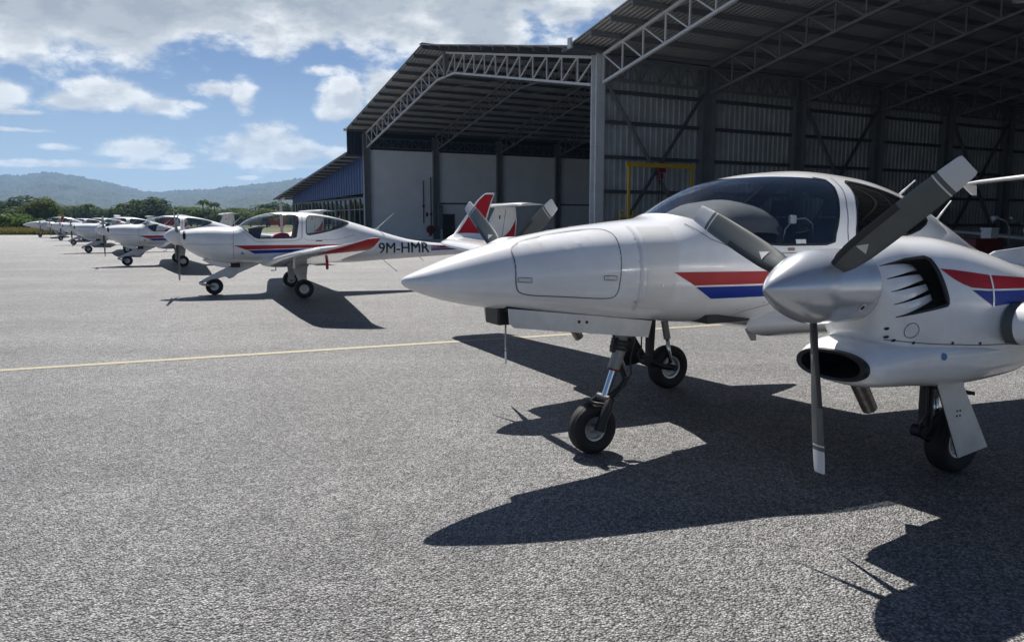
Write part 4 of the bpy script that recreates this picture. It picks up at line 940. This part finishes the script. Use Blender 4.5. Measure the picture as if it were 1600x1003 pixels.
def twin(name='twin_engine_aircraft'):
    T = empty(name)
    ss = arange(3.256, 3.1, .012) + arange(3.1, 1.6, .05) + arange(1.6, -1.3, .04) + arange(-1.3, -5.2, .12) + [-5.2]
    wf = [(1.375, 1.672), (1.28, 1.63), (1.215, 1.557), (1.07, 1.495), (.9, 1.468), (.69, 1.456), (.30, 1.456), (.215, 1.475), (.195, 1.53), (.138, 1.62), (.045, 1.784), (-.005, 1.87), (-.005, 1.922), (.10, 1.937), (.25, 1.943), (.477, 1.944), (.7, 1.93), (.84, 1.92), (.95, 2.05), (1.46, 2.05), (1.46, 1.72)]
    wfs = smooth_poly(wf, 1)
    wr = smooth_poly([(-.20, 1.925), (-.19, 1.84), (-.10, 1.70), (.0, 1.50), (-.03, 1.475), (-.45, 1.49), (-.80, 1.535), (-1.06, 1.615), (-1.07, 1.665), (-.86, 1.79), (-.62, 1.855), (-.40, 1.905)], 1)
    sh = glazed_shell(T, TWIN, ss, [('canopy_glass', wfs, 0), ('rear_window', wr, 1), ('rear_window', wr, -1)], 'fuselage', 'tinted_glazing', 'cabin_dark', (-1.5, 1.42),
                      [(wf[1:14], False, 1), (wr, True, 1), (wf[1:14], False, -1), (wr, True, -1)])
    for sg in (1, -1):
        hp = smooth_poly([(2.60, 1.475), (2.605, 1.36), (2.615, 1.22), (2.57, 1.168), (2.3, 1.15), (2.0, 1.125), (1.935, 1.14), (1.925, 1.25), (1.908, 1.44), (1.895, 1.545), (1.96, 1.572), (2.27, 1.542)], 2)
        hatch = decal('nose_hatch', [hp], TWIN, sg, 'white_paint', T, .0025, .04)
        ribbon('hatch_gap', hp, .007, TWIN, sg, 'panel_line', T, True, .003)
        for x in (2.555, 1.992):
            decal('latch', [[(x + .043, 1.277), (x - .043, 1.272), (x - .043, 1.245), (x + .043, 1.250)]], TWIN, sg, 'alloy', hatch, .006, .03)
            ribbon('latch_edge', [(x + .043, 1.277), (x - .043, 1.272), (x - .043, 1.245), (x + .043, 1.250)], .005, TWIN, sg, 'panel_line', hatch, True, .007)
        decal('cream_band', [[(1.70, 1.58), (1.725, 1.45), (1.735, 1.30), (1.735, 1.06), (1.55, 1.04), (1.555, 1.30), (1.53, 1.45), (1.48, 1.58)]], TWIN, sg, 'cream_band', T, .0022)
        ribbon('joint_line', [(1.745, 1.585), (1.765, 1.45), (1.775, 1.30), (1.77, 1.04)], .022, TWIN, sg, 'white_worn', T, False, .003)
        decal('red_stripe', [[(1.548, 1.288), (1.2, 1.285), (.806, 1.281), (-.8, 1.275), (-.8, 1.18), (.797, 1.197), (1.391, 1.197)]], TWIN, sg, 'red_paint', T, .0032)
        decal('blue_stripe', [[(1.380, 1.186), (.822, 1.184), (-.8, 1.17), (-.8, 1.09), (.8, 1.108), (1.25, 1.104)]], TWIN, sg, 'blue_paint', T, .0032)
        ribbon('door_gap', [(-.10, 1.945), (-.075, 1.85), (.0, 1.72), (.07, 1.55), (.09, 1.40), (.06, 1.36), (-.2, 1.35)], .006, TWIN, sg, 'panel_line', T, False, .003)
        ribbon('canopy_gap', [(1.36, 1.60), (1.25, 1.50), (1.08, 1.43), (.7, 1.40), (.15, 1.40), (.07, 1.44)], .005, TWIN, sg, 'panel_line', T, False, .003)
        decal('placard', [[(.66, 1.436), (.60, 1.436), (.60, 1.415), (.66, 1.415)]], TWIN, sg, 'roof_clay', T, .003)
        decal('window_sticker', [[(.58, 1.492), (.49, 1.492), (.49, 1.462), (.58, 1.462)]], TWIN, sg, 'white_worn', T, .002)
        ribbon('wing_fairing_seam', [(1.05, .93), (.95, 1.0), (.75, 1.055), (.4, 1.075), (-.6, 1.07)], .004, TWIN, sg, 'panel_line', T, False, .003)
        decal('static_port', [circ(1.62, 1.20, .012)], TWIN, sg, 'alloy', T, .004)
        for fx, fz in ((1.0, 1.02), (.82, 1.065), (.62, 1.09), (1.78, 1.50), (1.79, 1.36), (1.795, 1.22), (1.79, 1.10)): decal('fastener', [circ(fx, fz, .006, 8)], TWIN, sg, 'alloy', T, .004)
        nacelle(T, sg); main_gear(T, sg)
        wm = wing('wing', [(.40, .84, -.95, .885, .14, 2), (.62, .76, -.90, .92, .145, 3), (.9, .69, -.86, .96, .15, 3), (2.0, .60, -.78, 1.06, .16, 3), (3.2, .54, -.70, 1.13, .155, 3), (4.5, .48, -.62, 1.20, .15, 3), (6.1, .40, -.48, 1.282, .14, 3), (6.30, .36, -.46, 1.297, .13, 12), (6.42, .25, -.45, 1.325, .12, 35)], 'white_paint', T, sg)
        wing('winglet', [(6.42, .25, -.45, 1.325, .12, 35), (6.50, .06, -.45, 1.42, .10, 65), (6.56, -.12, -.53, 1.62, .09, 78), (6.62, -.38, -.65, 1.92, .08, 83), (6.64, -.52, -.71, 2.03, .07, 84), (6.645, -.60, -.715, 2.06, .05, 84)], ['white_paint', 'red_paint'], wm, sg, pick=lambda i, x, u: 1 if 0 < i < 4 and .1 < x < .95 else 0)
        # landing light in the leading edge outboard of the nacelle
        fr = wing('landing_light', [(2.03, .64, .28, 1.07, .50, 3), (2.06, .695, .28, 1.075, .55, 3), (2.60, .66, .26, 1.12, .55, 3), (2.64, .60, .26, 1.12, .5, 3)], 'lens_frame', wm, sg)
        wing('lens', [(2.09, .67, .30, 1.08, .50, 3), (2.13, .725, .30, 1.083, .53, 3), (2.54, .69, .28, 1.115, .53, 3), (2.575, .64, .28, 1.118, .5, 3)], 'white_paint', fr, sg)  # white colour on the clear lens stands in for its reflections
        wing('tailplane', [(0, -4.68, -5.32, 2.17, .10, 0), (.6, -4.72, -5.30, 2.155, .10, -1), (1.5, -4.86, -5.26, 2.105, .10, -2), (1.68, -4.92, -5.26, 2.09, .09, -3), (1.76, -5.0, -5.25, 2.085, .06, -4)], 'white_paint', T, sg)
        MB().prism([(-4.96, 2.085), (-5.27, 2.08), (-5.28, 1.945), (-5.22, 1.95)], sg * 1.735, sg * 1.765).obj('tailplane_tip', 'white_paint', T)
        MB().prism([(2.62, 1.078), (2.0, 1.0), (1.50, .935), (1.53, .822), (2.2, .905), (2.58, .955), (2.612, .985)], sg * .165, sg * .178).obj('nose_gear_door', 'white_worn', T)
        for x in (2.1, 2.04): MB().lathe([(0, .011), (.003, .011), (.003, .0005)], (x, .178, .965 + (x - 2.1) * .1), n=10).obj('door_bolt', 'black_trim', T) if sg > 0 else None
        for x, l in ((.45, .05), (.10, -.05)):
            if sg > 0: MB().prism([(x + .05, .80), (x - .06, .80), (x - .07, .70), (x - .02, .70)], l - .006, l + .006).obj('blade_aerial', 'white_worn', T)
    # fin, dorsal strake, keel
    fin('fin', [(1.0, -4.0, -5.28, .08), (1.25, -4.25, -5.30, .085), (1.6, -4.5, -5.34, .09), (2.12, -4.8, -5.38, .09), (2.2, -4.88, -5.36, .07)], ['white_paint', 'red_paint'], T, pick=lambda i, x: 1 if x > .62 and i < 2 else 0)
    fin('dorsal_strake', [(1.05, -2.3, -4.3, .06), (1.24, -2.5, -4.32, .04), (1.33, -2.75, -4.4, .02), (1.375, -3.4, -4.45, .012), (1.45, -4.15, -4.5, .02)], 'white_paint', T)
    # nose gear
    g = empty('nose_gear', (0, 0, 0), 0, T)
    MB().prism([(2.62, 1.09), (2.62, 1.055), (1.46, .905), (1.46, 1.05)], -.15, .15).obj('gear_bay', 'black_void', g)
    MB().box((2.49, -.09, .965), (2.655, .10, 1.085)).obj('taxi_light', 'black_trim', g, bevel=.012)
    MB().tube([(1.59, 0, 1.0), (1.625, 0, .80), (1.655, 0, .685)], [.05, .045, .047], 14).obj('upper_leg', 'strut_grey', g, smooth=True, sharp=40)
    c = MB()
    for t in (.10, .32, .55): 
        p = Vector((1.61 + .05 * t, 0, .9 - .22 * t)); q = Vector((1.625, 0, .80)).lerp(Vector((1.655, 0, .685)), t); c.tube([q, q + Vector((.004, 0, -.022))], .056, 12); c.box((q.x - .10, -.02, q.z - .02), (q.x - .04, .035, q.z + .012)); c.box((q.x + .04, -.015, q.z - .03), (q.x + .075, .02, q.z + .02))
    c.obj('clamp', 'dark_steel', g)
    MB().tube([(1.655, 0, .685), (1.69, 0, .585)], .044, 14).obj('lower_housing', 'strut_grey', g, smooth=True, sharp=40)
    MB().tube([(1.69, 0, .585), (1.694, 0, .572)], .046, 14).obj('red_band', 'fire_red', g, smooth=True, sharp=40)
    MB().tube([(1.694, 0, .572), (1.765, 0, .385)], .026, 14).obj('piston', 'chrome', g, smooth=True, sharp=40)
    m = MB(); m.tube([(1.64, 0, .64), (1.585, 0, .52)], .012, 6); m.tube([(1.585, -.03, .52), (1.60, -.02, .47), (1.735, -.03, .37)], .009, 6); m.tube([(1.585, .03, .52), (1.60, .02, .47), (1.735, .03, .37)], .009, 6); m.tube([(1.64, .0, .62), (1.60, 0, .50), (1.70, 0, .38)], .014, 6); m.obj('torque_link', 'dark_steel', g, smooth=True)
    m = MB(); m.tube([(1.765, -.07, .375), (1.765, .07, .375)], .036, 12)
    for sg in (1, -1): m.tube([(1.765, sg * .06, .38), (1.80, sg * .092, .335), (1.845, sg * .095, .25), (1.865, sg * .09, .18)], [.03, .034, .034, .04], 10)
    m.tube([(1.84, -.1, .365), (1.89, -.07, .372), (1.89, .07, .372), (1.84, .1, .365)], .012, 8)
    m.obj('fork', 'black_trim', g, smooth=True, sharp=50)
    wheel(g, (1.865, 0, .18), .18, .125, .46)
    MB().tube([(1.865, -.11, .18), (1.865, .11, .18)], .022, 12).obj('axle', 'alloy', g, smooth=True, sharp=40)
    MB().tube([(1.60, .05, .90), (1.56, .065, .78), (1.60, .07, .66), (1.58, .06, .55), (1.66, .06, .46), (1.74, .05, .40)], .006, 6).obj('cable', 'black_trim', g, smooth=True)
    # roof aerials
    for p, q in (((-1.24, 1.81), (-1.50, 1.97)), ((-1.78, 1.58), (-2.03, 1.80))):
        MB().tube([(p[0], 0, p[1]), (q[0], 0, q[1])], [.011, .006], 8).obj('rod_aerial', 'white_worn', T, smooth=True)
    # cabin
    hb = MB(); n = 16
    for x, z, w, h in ((1.22, 1.57, .36, .04), (1.10, 1.62, .40, .11), (.95, 1.65, .42, .145), (.78, 1.66, .42, .155), (.64, 1.655, .41, .145), (.55, 1.64, .40, .12), (.52, 1.58, .39, .04)):
        for j in range(n): a = math.pi * j / (n - 1); hb.v.append((x, w * math.cos(a), z - .12 + (h + .08) * math.sin(a) ** .7))
    hb.f = [(i * n + j, i * n + j + 1, (i + 1) * n + j + 1, (i + 1) * n + j) for i in range(6) for j in range(n - 1)]; hb.m = [0] * len(hb.f); hb.obj('glareshield', 'hood_grey', T, smooth=True, sharp=50)
    MB().box((.53, -.40, 1.12), (.58, .40, 1.58)).obj('instrument_panel', 'black_trim', T)
    MB().box((-1.35, -.40, .92), (1.2, .40, .98)).obj('cabin_floor', 'cabin_dark', T)
    for y in (-.27, .27): seat(T, -.02, y, 1.08, 'seat_navy', 14, .56)
    for y in (-.24, .24): seat(T, -.85, y, 1.05, 'seat_navy', 14, .46, .42)
    MB().tube([(.52, .40, 1.47), (.50, .40, 1.56), (.42, .40, 1.63), (.30, .40, 1.64), (.22, .40, 1.60), (.20, .40, 1.47)], .006, 6).obj('headset_boom', 'alloy', T, smooth=True)
    MB().box((.40, .385, 1.60), (.46, .415, 1.66)).obj('headset_cup', 'white_worn', T, bevel=.008)
    return T
def single(name='single_engine_aircraft'):
    T = empty(name)
    ss = arange(2.40, 2.2, .02) + arange(2.2, 1.3, .06) + arange(1.3, -1.4, .045) + arange(-1.4, -5.3, .13) + [-5.3]
    wf = [(1.21, 1.505), (1.12, 1.471), (.90, 1.275), (.82, 1.24), (.10, 1.246), (.015, 1.265), (.0, 1.33), (-.054, 1.60), (-.07, 1.73), (.02, 1.765), (.25, 1.775), (.48, 1.765), (.60, 1.87), (1.25, 1.87)]
    wr = [(-.235, 1.755), (-.215, 1.5), (-.195, 1.32), (-.29, 1.305), (-.60, 1.365), (-.95, 1.455), (-1.20, 1.55), (-1.19, 1.59), (-.98, 1.66), (-.68, 1.715), (-.42, 1.75)]
    wfs, wrs = smooth_poly(wf, 1), smooth_poly(wr, 2)
    glazed_shell(T, SINGLE, ss, [('canopy_glass', wfs, 0), ('rear_window', wrs, 1), ('rear_window', wrs, -1)], 'fuselage', 'clear_glazing', 'cabin_light', (-1.4, 1.25), [(wf[1:11], False, 1), (wrs, True, 1), (wf[1:11], False, -1), (wrs, True, -1)], 72)
    for sg in (1, -1):
        decal('red_stripe', [[(1.324, 1.092), (.6, 1.094), (-.075, 1.092), (-1.6, 1.095), (-1.6, 1.025), (-.073, 1.022), (1.068, .998)]], SINGLE, sg, 'red_paint', T, .003, .08)
        decal('blue_stripe', [[(1.04, .986), (.2, 1.0), (-1.6, 1.012), (-1.6, .955), (-.49, .950), (.9, .912)]], SINGLE, sg, 'blue_paint', T, .003, .08)
        decal('tail_red_stripe', [[(-3.15, 1.03), (-4.6, 1.01), (-4.6, .985), (-3.15, .965)]], SINGLE, sg, 'red_paint', T, .003, .08)
        decal('tail_blue_stripe', [[(-3.15, .955), (-4.6, .978), (-4.6, .955), (-3.15, .915)]], SINGLE, sg, 'blue_paint', T, .003, .08)
        ribbon('cowl_gap', [(1.30, 1.45), (1.32, 1.30), (1.33, 1.1), (1.33, .80)], .007, SINGLE, sg, 'panel_line', T, False)
        ribbon('cowl_split', [(2.3, 1.13), (1.9, 1.12), (1.33, 1.12)], .006, SINGLE, sg, 'panel_line', T, False)
        ribbon('canopy_gap', smooth_poly([(1.18, 1.44), (.85, 1.17), (.06, 1.18), (-.09, 1.22), (-.14, 1.75)], 0), .007, SINGLE, sg, 'panel_line', T, False)
        ribbon('door_gap', smooth_poly([(-.15, 1.72), (-.12, 1.26), (-.22, 1.19), (-.9, 1.20), (-1.3, 1.30)], 0), .006, SINGLE, sg, 'panel_line', T, False)
        decal('door_handle', [[(-.4, 1.185), (-.55, 1.185), (-.55, 1.165), (-.4, 1.165)]], SINGLE, sg, 'red_paint', T, .006)
        decal('emblem', [[(1.20, .90), (1.10, .90), (1.15, .97)]], SINGLE, sg, 'strut_grey', T, .004); decal('emblem', [[(1.18, .905), (1.155, .905), (1.165, .93)]], SINGLE, sg, 'white_paint', T, .006)
        decal('vent', [circ(.52, .78, .03)], SINGLE, sg, 'black_void', T, .004); decal('vent', [circ(.44, .78, .03)], SINGLE, sg, 'black_void', T, .004)
        decal('cowl_inlet', [smooth_poly([(2.33, 1.40), (2.27, 1.40), (2.27, 1.22), (2.33, 1.22)], 2)], SINGLE, sg, 'black_void', T, .004)
        wm = wing('wing', [(.38, .80, -1.0, .715, .16, 3), (.58, .66, -.96, .74, .16, 4), (.85, .57, -.93, .77, .155, 5), (3, .42, -.82, .955, .15, 5), (4.2, .33, -.76, 1.05, .145, 5), (5.2, .22, -.70, 1.13, .14, 6), (5.48, .12, -.72, 1.165, .12, 15)], ['white_paint', 'red_paint'], T, sg, pick=lambda i, x, u: 1 if i == 5 and not u and x > .12 else 0)
        wing('winglet', [(5.48, .12, -.72, 1.165, .12, 15), (5.62, -.10, -.75, 1.205, .10, 45), (5.72, -.36, -.78, 1.27, .09, 66), (5.77, -.58, -.81, 1.33, .08, 72), (5.78, -.68, -.815, 1.345, .06, 75)], ['white_paint', 'red_paint'], wm, sg, pick=lambda i, x, u: 1 if x > .14 and x < .97 else 0)
        wing('tailplane', [(0, -4.66, -5.40, 1.985, .13, 0), (.8, -4.69, -5.40, 1.985, .13, 0), (1.5, -4.74, -5.44, 1.99, .12, 0), (1.66, -4.86, -5.50, 1.985, .08, 0)], 'white_paint', T, sg)
        g = empty('main_gear', (0, 0, 0), 0, T); wheel(g, (-.02, sg * 1.5, .198), .198, .15, .48)
        arm(g, 'leg', [((-.03, sg * .40, .70), .20, .05), ((-.03, sg * .62, .60), .17, .04), ((-.02, sg * 1.05, .44), .11, .035), ((-.02, sg * 1.36, .30), .08, .03), ((-.02, sg * 1.40, .18), .06, .025)], 'white_worn')
        MB().tube([(-.02, sg * 1.38, .198), (-.02, sg * 1.45, .198)], .05, 12).obj('brake_disc', 'dark_steel', g, smooth=True, sharp=40)
        MB().tube([(.30, sg * 3.0, .90), (.30, sg * 3.0, .72)], .02, 8).obj('pitot_mast', 'white_worn', wm)
        if sg > 0:
            q = MB(); q.tube([(-.42, 2.2, .84), (-.42, 2.2, .66), (-.43, 2.2, .64)], [.03, .03, .02], 8); q.obj('tie_down_cover', 'red_cloth', wm, smooth=True)
    fin('fin', [(.92, -4.15, -5.34, .07), (1.2, -4.42, -5.38, .08), (1.6, -4.68, -5.43, .09), (1.96, -4.86, -5.40, .09)], 'white_paint', T)
    for y, dy in ((1, .062), (-1, -.062)):
        for k in range(1):
            P = [(-5.02, 1.20), (-5.14, 1.28), (-5.24, 1.38), (-5.33, 1.52), (-5.40, 1.66), (-5.385, 1.4), (-5.36, 1.2)]
            mb = MB(); 
            def th(x, z): 
                a, b = (-4.42 - (z - 1.2) * .65), (-5.38 - (z - 1.2) * .12); q = min(.999, max(.001, (a - x) / (a - b))); c = a - b; t = .085
                return c * 5 * t * (.2969 * math.sqrt(q) - .126 * q - .3516 * q * q + .2843 * q ** 3 - .1015 * q ** 4)
            mb.add([(x, y * (th(x, z) + .004), z) for x, z in P], [tuple(range(len(P)))]); mb.obj('rudder_flash', 'red_paint', T)
            mb = MB(); mb.add([(x, y * (th(x, z) + .003), z) for x, z in ((-5.0, 1.1), (-5.012, 1.1), (-5.132, 1.9), (-5.12, 1.9))], [(0, 1, 2, 3)]); mb.obj('rudder_gap', 'panel_line', T)
            mb = MB(); mb.add([(x, y * (th(x, z) + .003), z) for x, z in ((-4.78, 1.66), (-4.98, 1.66), (-4.98, 1.76), (-4.78, 1.76))], [(0, 1, 2, 3)]); mb.obj('small_flag', ['red_paint'], T)
    # nose leg
    g = empty('nose_gear', (0, 0, 0), 0, T); wheel(g, (1.75, 0, .185), .185, .13, .46)
    MB().prism([(.70, .70), (1.30, .69), (2.0, .335), (2.06, .30), (2.04, .25), (1.86, .30), (1.52, .40), (1.44, .345), (1.36, .37), (1.25, .46)], -.055, .055).obj('leg', 'white_worn', g, bevel=.02)
    m = MB()
    for sg in (1, -1): m.tube([(2.05, sg * .05, .27), (2.0, sg * .09, .24), (1.75, sg * .09, .185)], [.03, .026, .024], 8)
    m.obj('fork', 'alloy', g, smooth=True); MB().tube([(2.03, -.07, .27), (2.03, .07, .27)], .035, 10).obj('pivot', 'dark_steel', g)
    # cowling chin, exhaust, belly bits
    MB().prism(smooth_poly([(2.05, .82), (1.45, .72), (1.40, .62), (1.5, .60), (1.75, .65)], 1), -.24, .24).obj('cowl_chin', 'white_paint', T, bevel=.05)
    MB().box((1.2, -.12, .60), (1.39, .12, .72)).obj('outlet', 'dark_steel', T)
    MB().tube([(.45, .2, .68), (.45, .2, .52), (.55, .2, .52)], .014, 6).obj('step', 'white_worn', T)
    MB().prism([(-.15, .66), (-.30, .66), (-.28, .58), (-.24, .58)], -.01, .01).obj('blade_aerial', 'dark_steel', T)
    for p, q in (((-2.0, .72), (-2.35, .42)), ((-2.9, .76), (-3.0, .66))): MB().tube([(p[0], 0, p[1]), (q[0], 0, q[1])], .006, 6).obj('whip_aerial', 'dark_steel', T)
    MB().tube([(-1.85, 0, 1.41), (-2.3, 0, 1.80)], [.012, .005], 6).obj('rod_aerial', 'white_worn', T)
    MB().prism([(-1.80, 1.42), (-1.95, 1.38), (-1.90, 1.46)], -.012, .012).obj('aerial_base', 'white_worn', T)
    propeller(T, (2.45, 0, 1.295), .955, .27, .20, back=.07, chord=.12, spm='white_paint')
    MB().prism([(.98, 1.46), (.78, 1.50), (.66, 1.49), (.72, 1.42), (.80, 1.12), (.95, 1.12)], -.42, .42).obj('instrument_panel', 'seat_navy', T)
    MB().prism([(1.0, 1.46), (.78, 1.505), (.64, 1.50), (.64, 1.48), (.98, 1.44)], -.44, .44).obj('glareshield', 'hood_grey', T)
    MB().box((-1.2, -.40, .84), (1.0, .40, .90)).obj('cabin_floor', 'cabin_light', T)
    for y in (-.27, .27): seat(T, .02, y, .98, 'seat_grey', 14, .56)
    for y in (-.24, .24): seat(T, -.78, y, .98, 'seat_grey', 16, .42, .42)
    MB().prism(smooth_poly([(.10, 1.20), (.48, 1.22), (.44, 1.30), (.26, 1.36), (.10, 1.33)], 2), -.42, -.12).obj('red_cover', 'red_cloth', T, smooth=True, sharp=60)
    return T
TW = twin(); TW.location = (2.21, 6.13, 0); TW.rotation_euler = (0, 0, R(208))
tag(TW, 'white twin-engine aircraft with pointed nose and grey three-blade propellers in the foreground', 'aircraft', 'parked aircraft')
SG = single(); SG.location = (-4.95, 17.58, 0); SG.rotation_euler = (0, 0, R(201))
tag(SG, 'white single-engine aircraft lettered 9M-HMR, nearest of the parked row', 'aircraft', 'parked aircraft')
protos = copy_tree(SG)                        # copies are taken before the lettering goes on
def row():
    first = protos
    for i, ((nx, ny), l) in enumerate([((-14.0, 28.0), 'white single-engine aircraft parked directly behind the propeller of 9M-HMR'), ((-21.7, 39.5), 'third single-engine aircraft of the row counting from 9M-HMR'),
                                      ((-29.6, 52.1), 'fourth single-engine aircraft of the row counting from 9M-HMR'), ((-37.4, 64.0), 'last single-engine aircraft of the row, just before the far twin')]):
        o = first if i == 0 else copy_tree(first); a = R(27); o.rotation_euler = (0, 0, R(207))
        o.location = (nx + 1.75 * math.cos(a), ny + 1.75 * math.sin(a), 0); tag(o, l, 'aircraft', 'parked aircraft')
    o = copy_tree(TW); a = R(27); o.rotation_euler = (0, 0, R(207)); o.location = (-46.7 + 1.85 * math.cos(a), 76.5 + 1.85 * math.sin(a), 0); tag(o, 'white twin-engine aircraft at the far left end of the parked row', 'aircraft', 'parked aircraft')
    o = copy_tree(first); p = hw(-18, SP + 10.3); o.location = (p.x, p.y, .004); o.rotation_euler = (0, 0, R(210)); tag(o, 'single-engine aircraft standing in the dark of the hangar at the right edge', 'aircraft', 'parked aircraft')
row()
def lettering():
    vs, fs = text_tris('9M-HMR', .31); xs = [v[0] for v in vs]; w = max(xs); k = 1.26 / w
    tr = [(-1.835 - x * k, .875 + y * (.235 / .215)) for x, y in vs]
    n0 = len(tr); fs = fs + [tuple(i + n0 for i in f) for f in fs]; tr = tr + [(s - .011, z + .004) for s, z in tr]
    decal('registration_lettering', None, SINGLE, 1, 'letter_black', SG, .010, .08, tris=(tr, fs))
lettering()
# ---------------------------------------------------------------- things inside the hangar
def gantry():
    g = empty('gantry_crane', hw(-2.6, SP + 1.35), HR); m = 'yellow_steel'
    for x in (1.8, -1.8):
        l = MB(); l.box((x - .05, -.05, .12), (x + .05, .05, 4.0)); l.obj('leg', m, g); f = MB(); f.box((x - .08, -1.0, .10), (x + .08, 1.0, .24)); f.obj('foot_beam', m, g)
        for y in (-.85, .85): MB().lathe([(-.04, .001), (-.04, .1), (.04, .1), (.04, .001)], (x, y, .1), 'x', 14).obj('castor', 'rubber', g)
    MB().box((-1.95, -.06, 4.005), (1.95, .06, 4.19)).obj('beam', m, g)
    h = MB(); h.box((-.08, -.08, 3.5), (.08, .08, 3.76)); h.box((-.2, -.11, 3.8), (.2, .11, 3.98)); h.obj('hoist', 'fire_red', g, bevel=.02)
    c = MB(); c.tube([(-.05, 0, 3.45), (-.05, 0, .9)], .025, 6); c.tube([(.09, 0, 3.45), (.09, 0, 1.2)], .025, 6); c.obj('chain', 'dark_steel', g)
    tag(g, 'yellow gantry crane with red chain hoist inside the dark hangar', 'gantry crane')
    s = empty('step_ladder', hw(-.9, SP + 1.1), HR)
    for x in (.35, -.35):
        MB().tube([(x, .0, 0), (x, .0, 2.05), (x, .28, 2.1)], .035, 8).obj('rail', m, s)
    for i in range(5): MB().box((-.34, -.08, .3 + i * .38), (.34, .12, .34 + i * .38)).obj('tread', m, s)
    tag(s, 'small yellow step ladder beside the gantry crane', 'ladder')
    t = empty('tool_chest', hw(-9.6, SP + 11.9, .004), HR); MB().box((-.9, -.35, .12), (.9, .35, .95)).obj('cabinet', 'fire_red', t, bevel=.02)
    for i in range(3): MB().box((-.82, .352, .18 + i * .25), (.82, .375, .40 + i * .25)).obj('drawer', 'fire_red', t)
    for x in (-.7, .7): MB().lathe([(-.04, .001), (-.04, .06), (.04, .06), (.04, .001)], (x, 0, .06), 'y', 12).obj('castor', 'rubber', t)
    tag(t, 'long red tool chest on the hangar floor behind the twin', 'tool chest')
    b = empty('storage_box', hw(-10.1, SP + 11.9, .954), HR); MB().box((-.25, -.2, 0), (.25, .2, .35)).obj('body', 'white_worn', b, bevel=.02); MB().box((-.27, -.22, .351), (.27, .22, .40)).obj('lid', 'white_paint', b, bevel=.01); tag(b, 'small white box on top of the red tool chest', 'box')
    l = empty('work_lamp', hw(-11.4, SP + 11.9, .004), HR)
    MB().tube([(0, 0, 0), (0, 0, 1.3), (.1, -.1, 1.6), (.4, -.3, 1.75)], .025, 8).obj('stand', 'alloy', l, smooth=True); MB().tube([(.38, -.28, 1.76), (.56, -.4, 1.68)], [.06, .12], 14).obj('lamp_head', 'steel_light', l, smooth=True)
    MB().lathe([(0, .25), (.04, .25), (.05, .02)], (0, 0, 0), 'z', 18).obj('base', 'dark_steel', l); tag(l, 'thin work lamp on a curved stand beside the tool chest', 'lamp')
gantry()
# ---------------------------------------------------------------- haze
def haze():
    o = MB().box((-2600, -60, -12), (1500, 3500, 222)).obj('haze', 'white_paint'); o.data.materials.clear()
    m = bpy.data.materials.new('haze_air'); m.use_nodes = True; nt = m.node_tree; nt.nodes.clear(); out = nt.nodes.new('ShaderNodeOutputMaterial'); v = nt.nodes.new('ShaderNodeVolumePrincipled')
    v.inputs['Color'].default_value = (.34, .60, 1.0, 1); v.inputs['Density'].default_value = HAZE; v.inputs['Anisotropy'].default_value = .2
    nt.links.new(v.outputs[0], out.inputs['Volume']); o.data.materials.append(m); o['kind'] = 'stuff'; o['label'] = 'pale blue haze in the air before the far hills'; o['category'] = 'haze'
HAZE = .00015
if HAZE: haze()
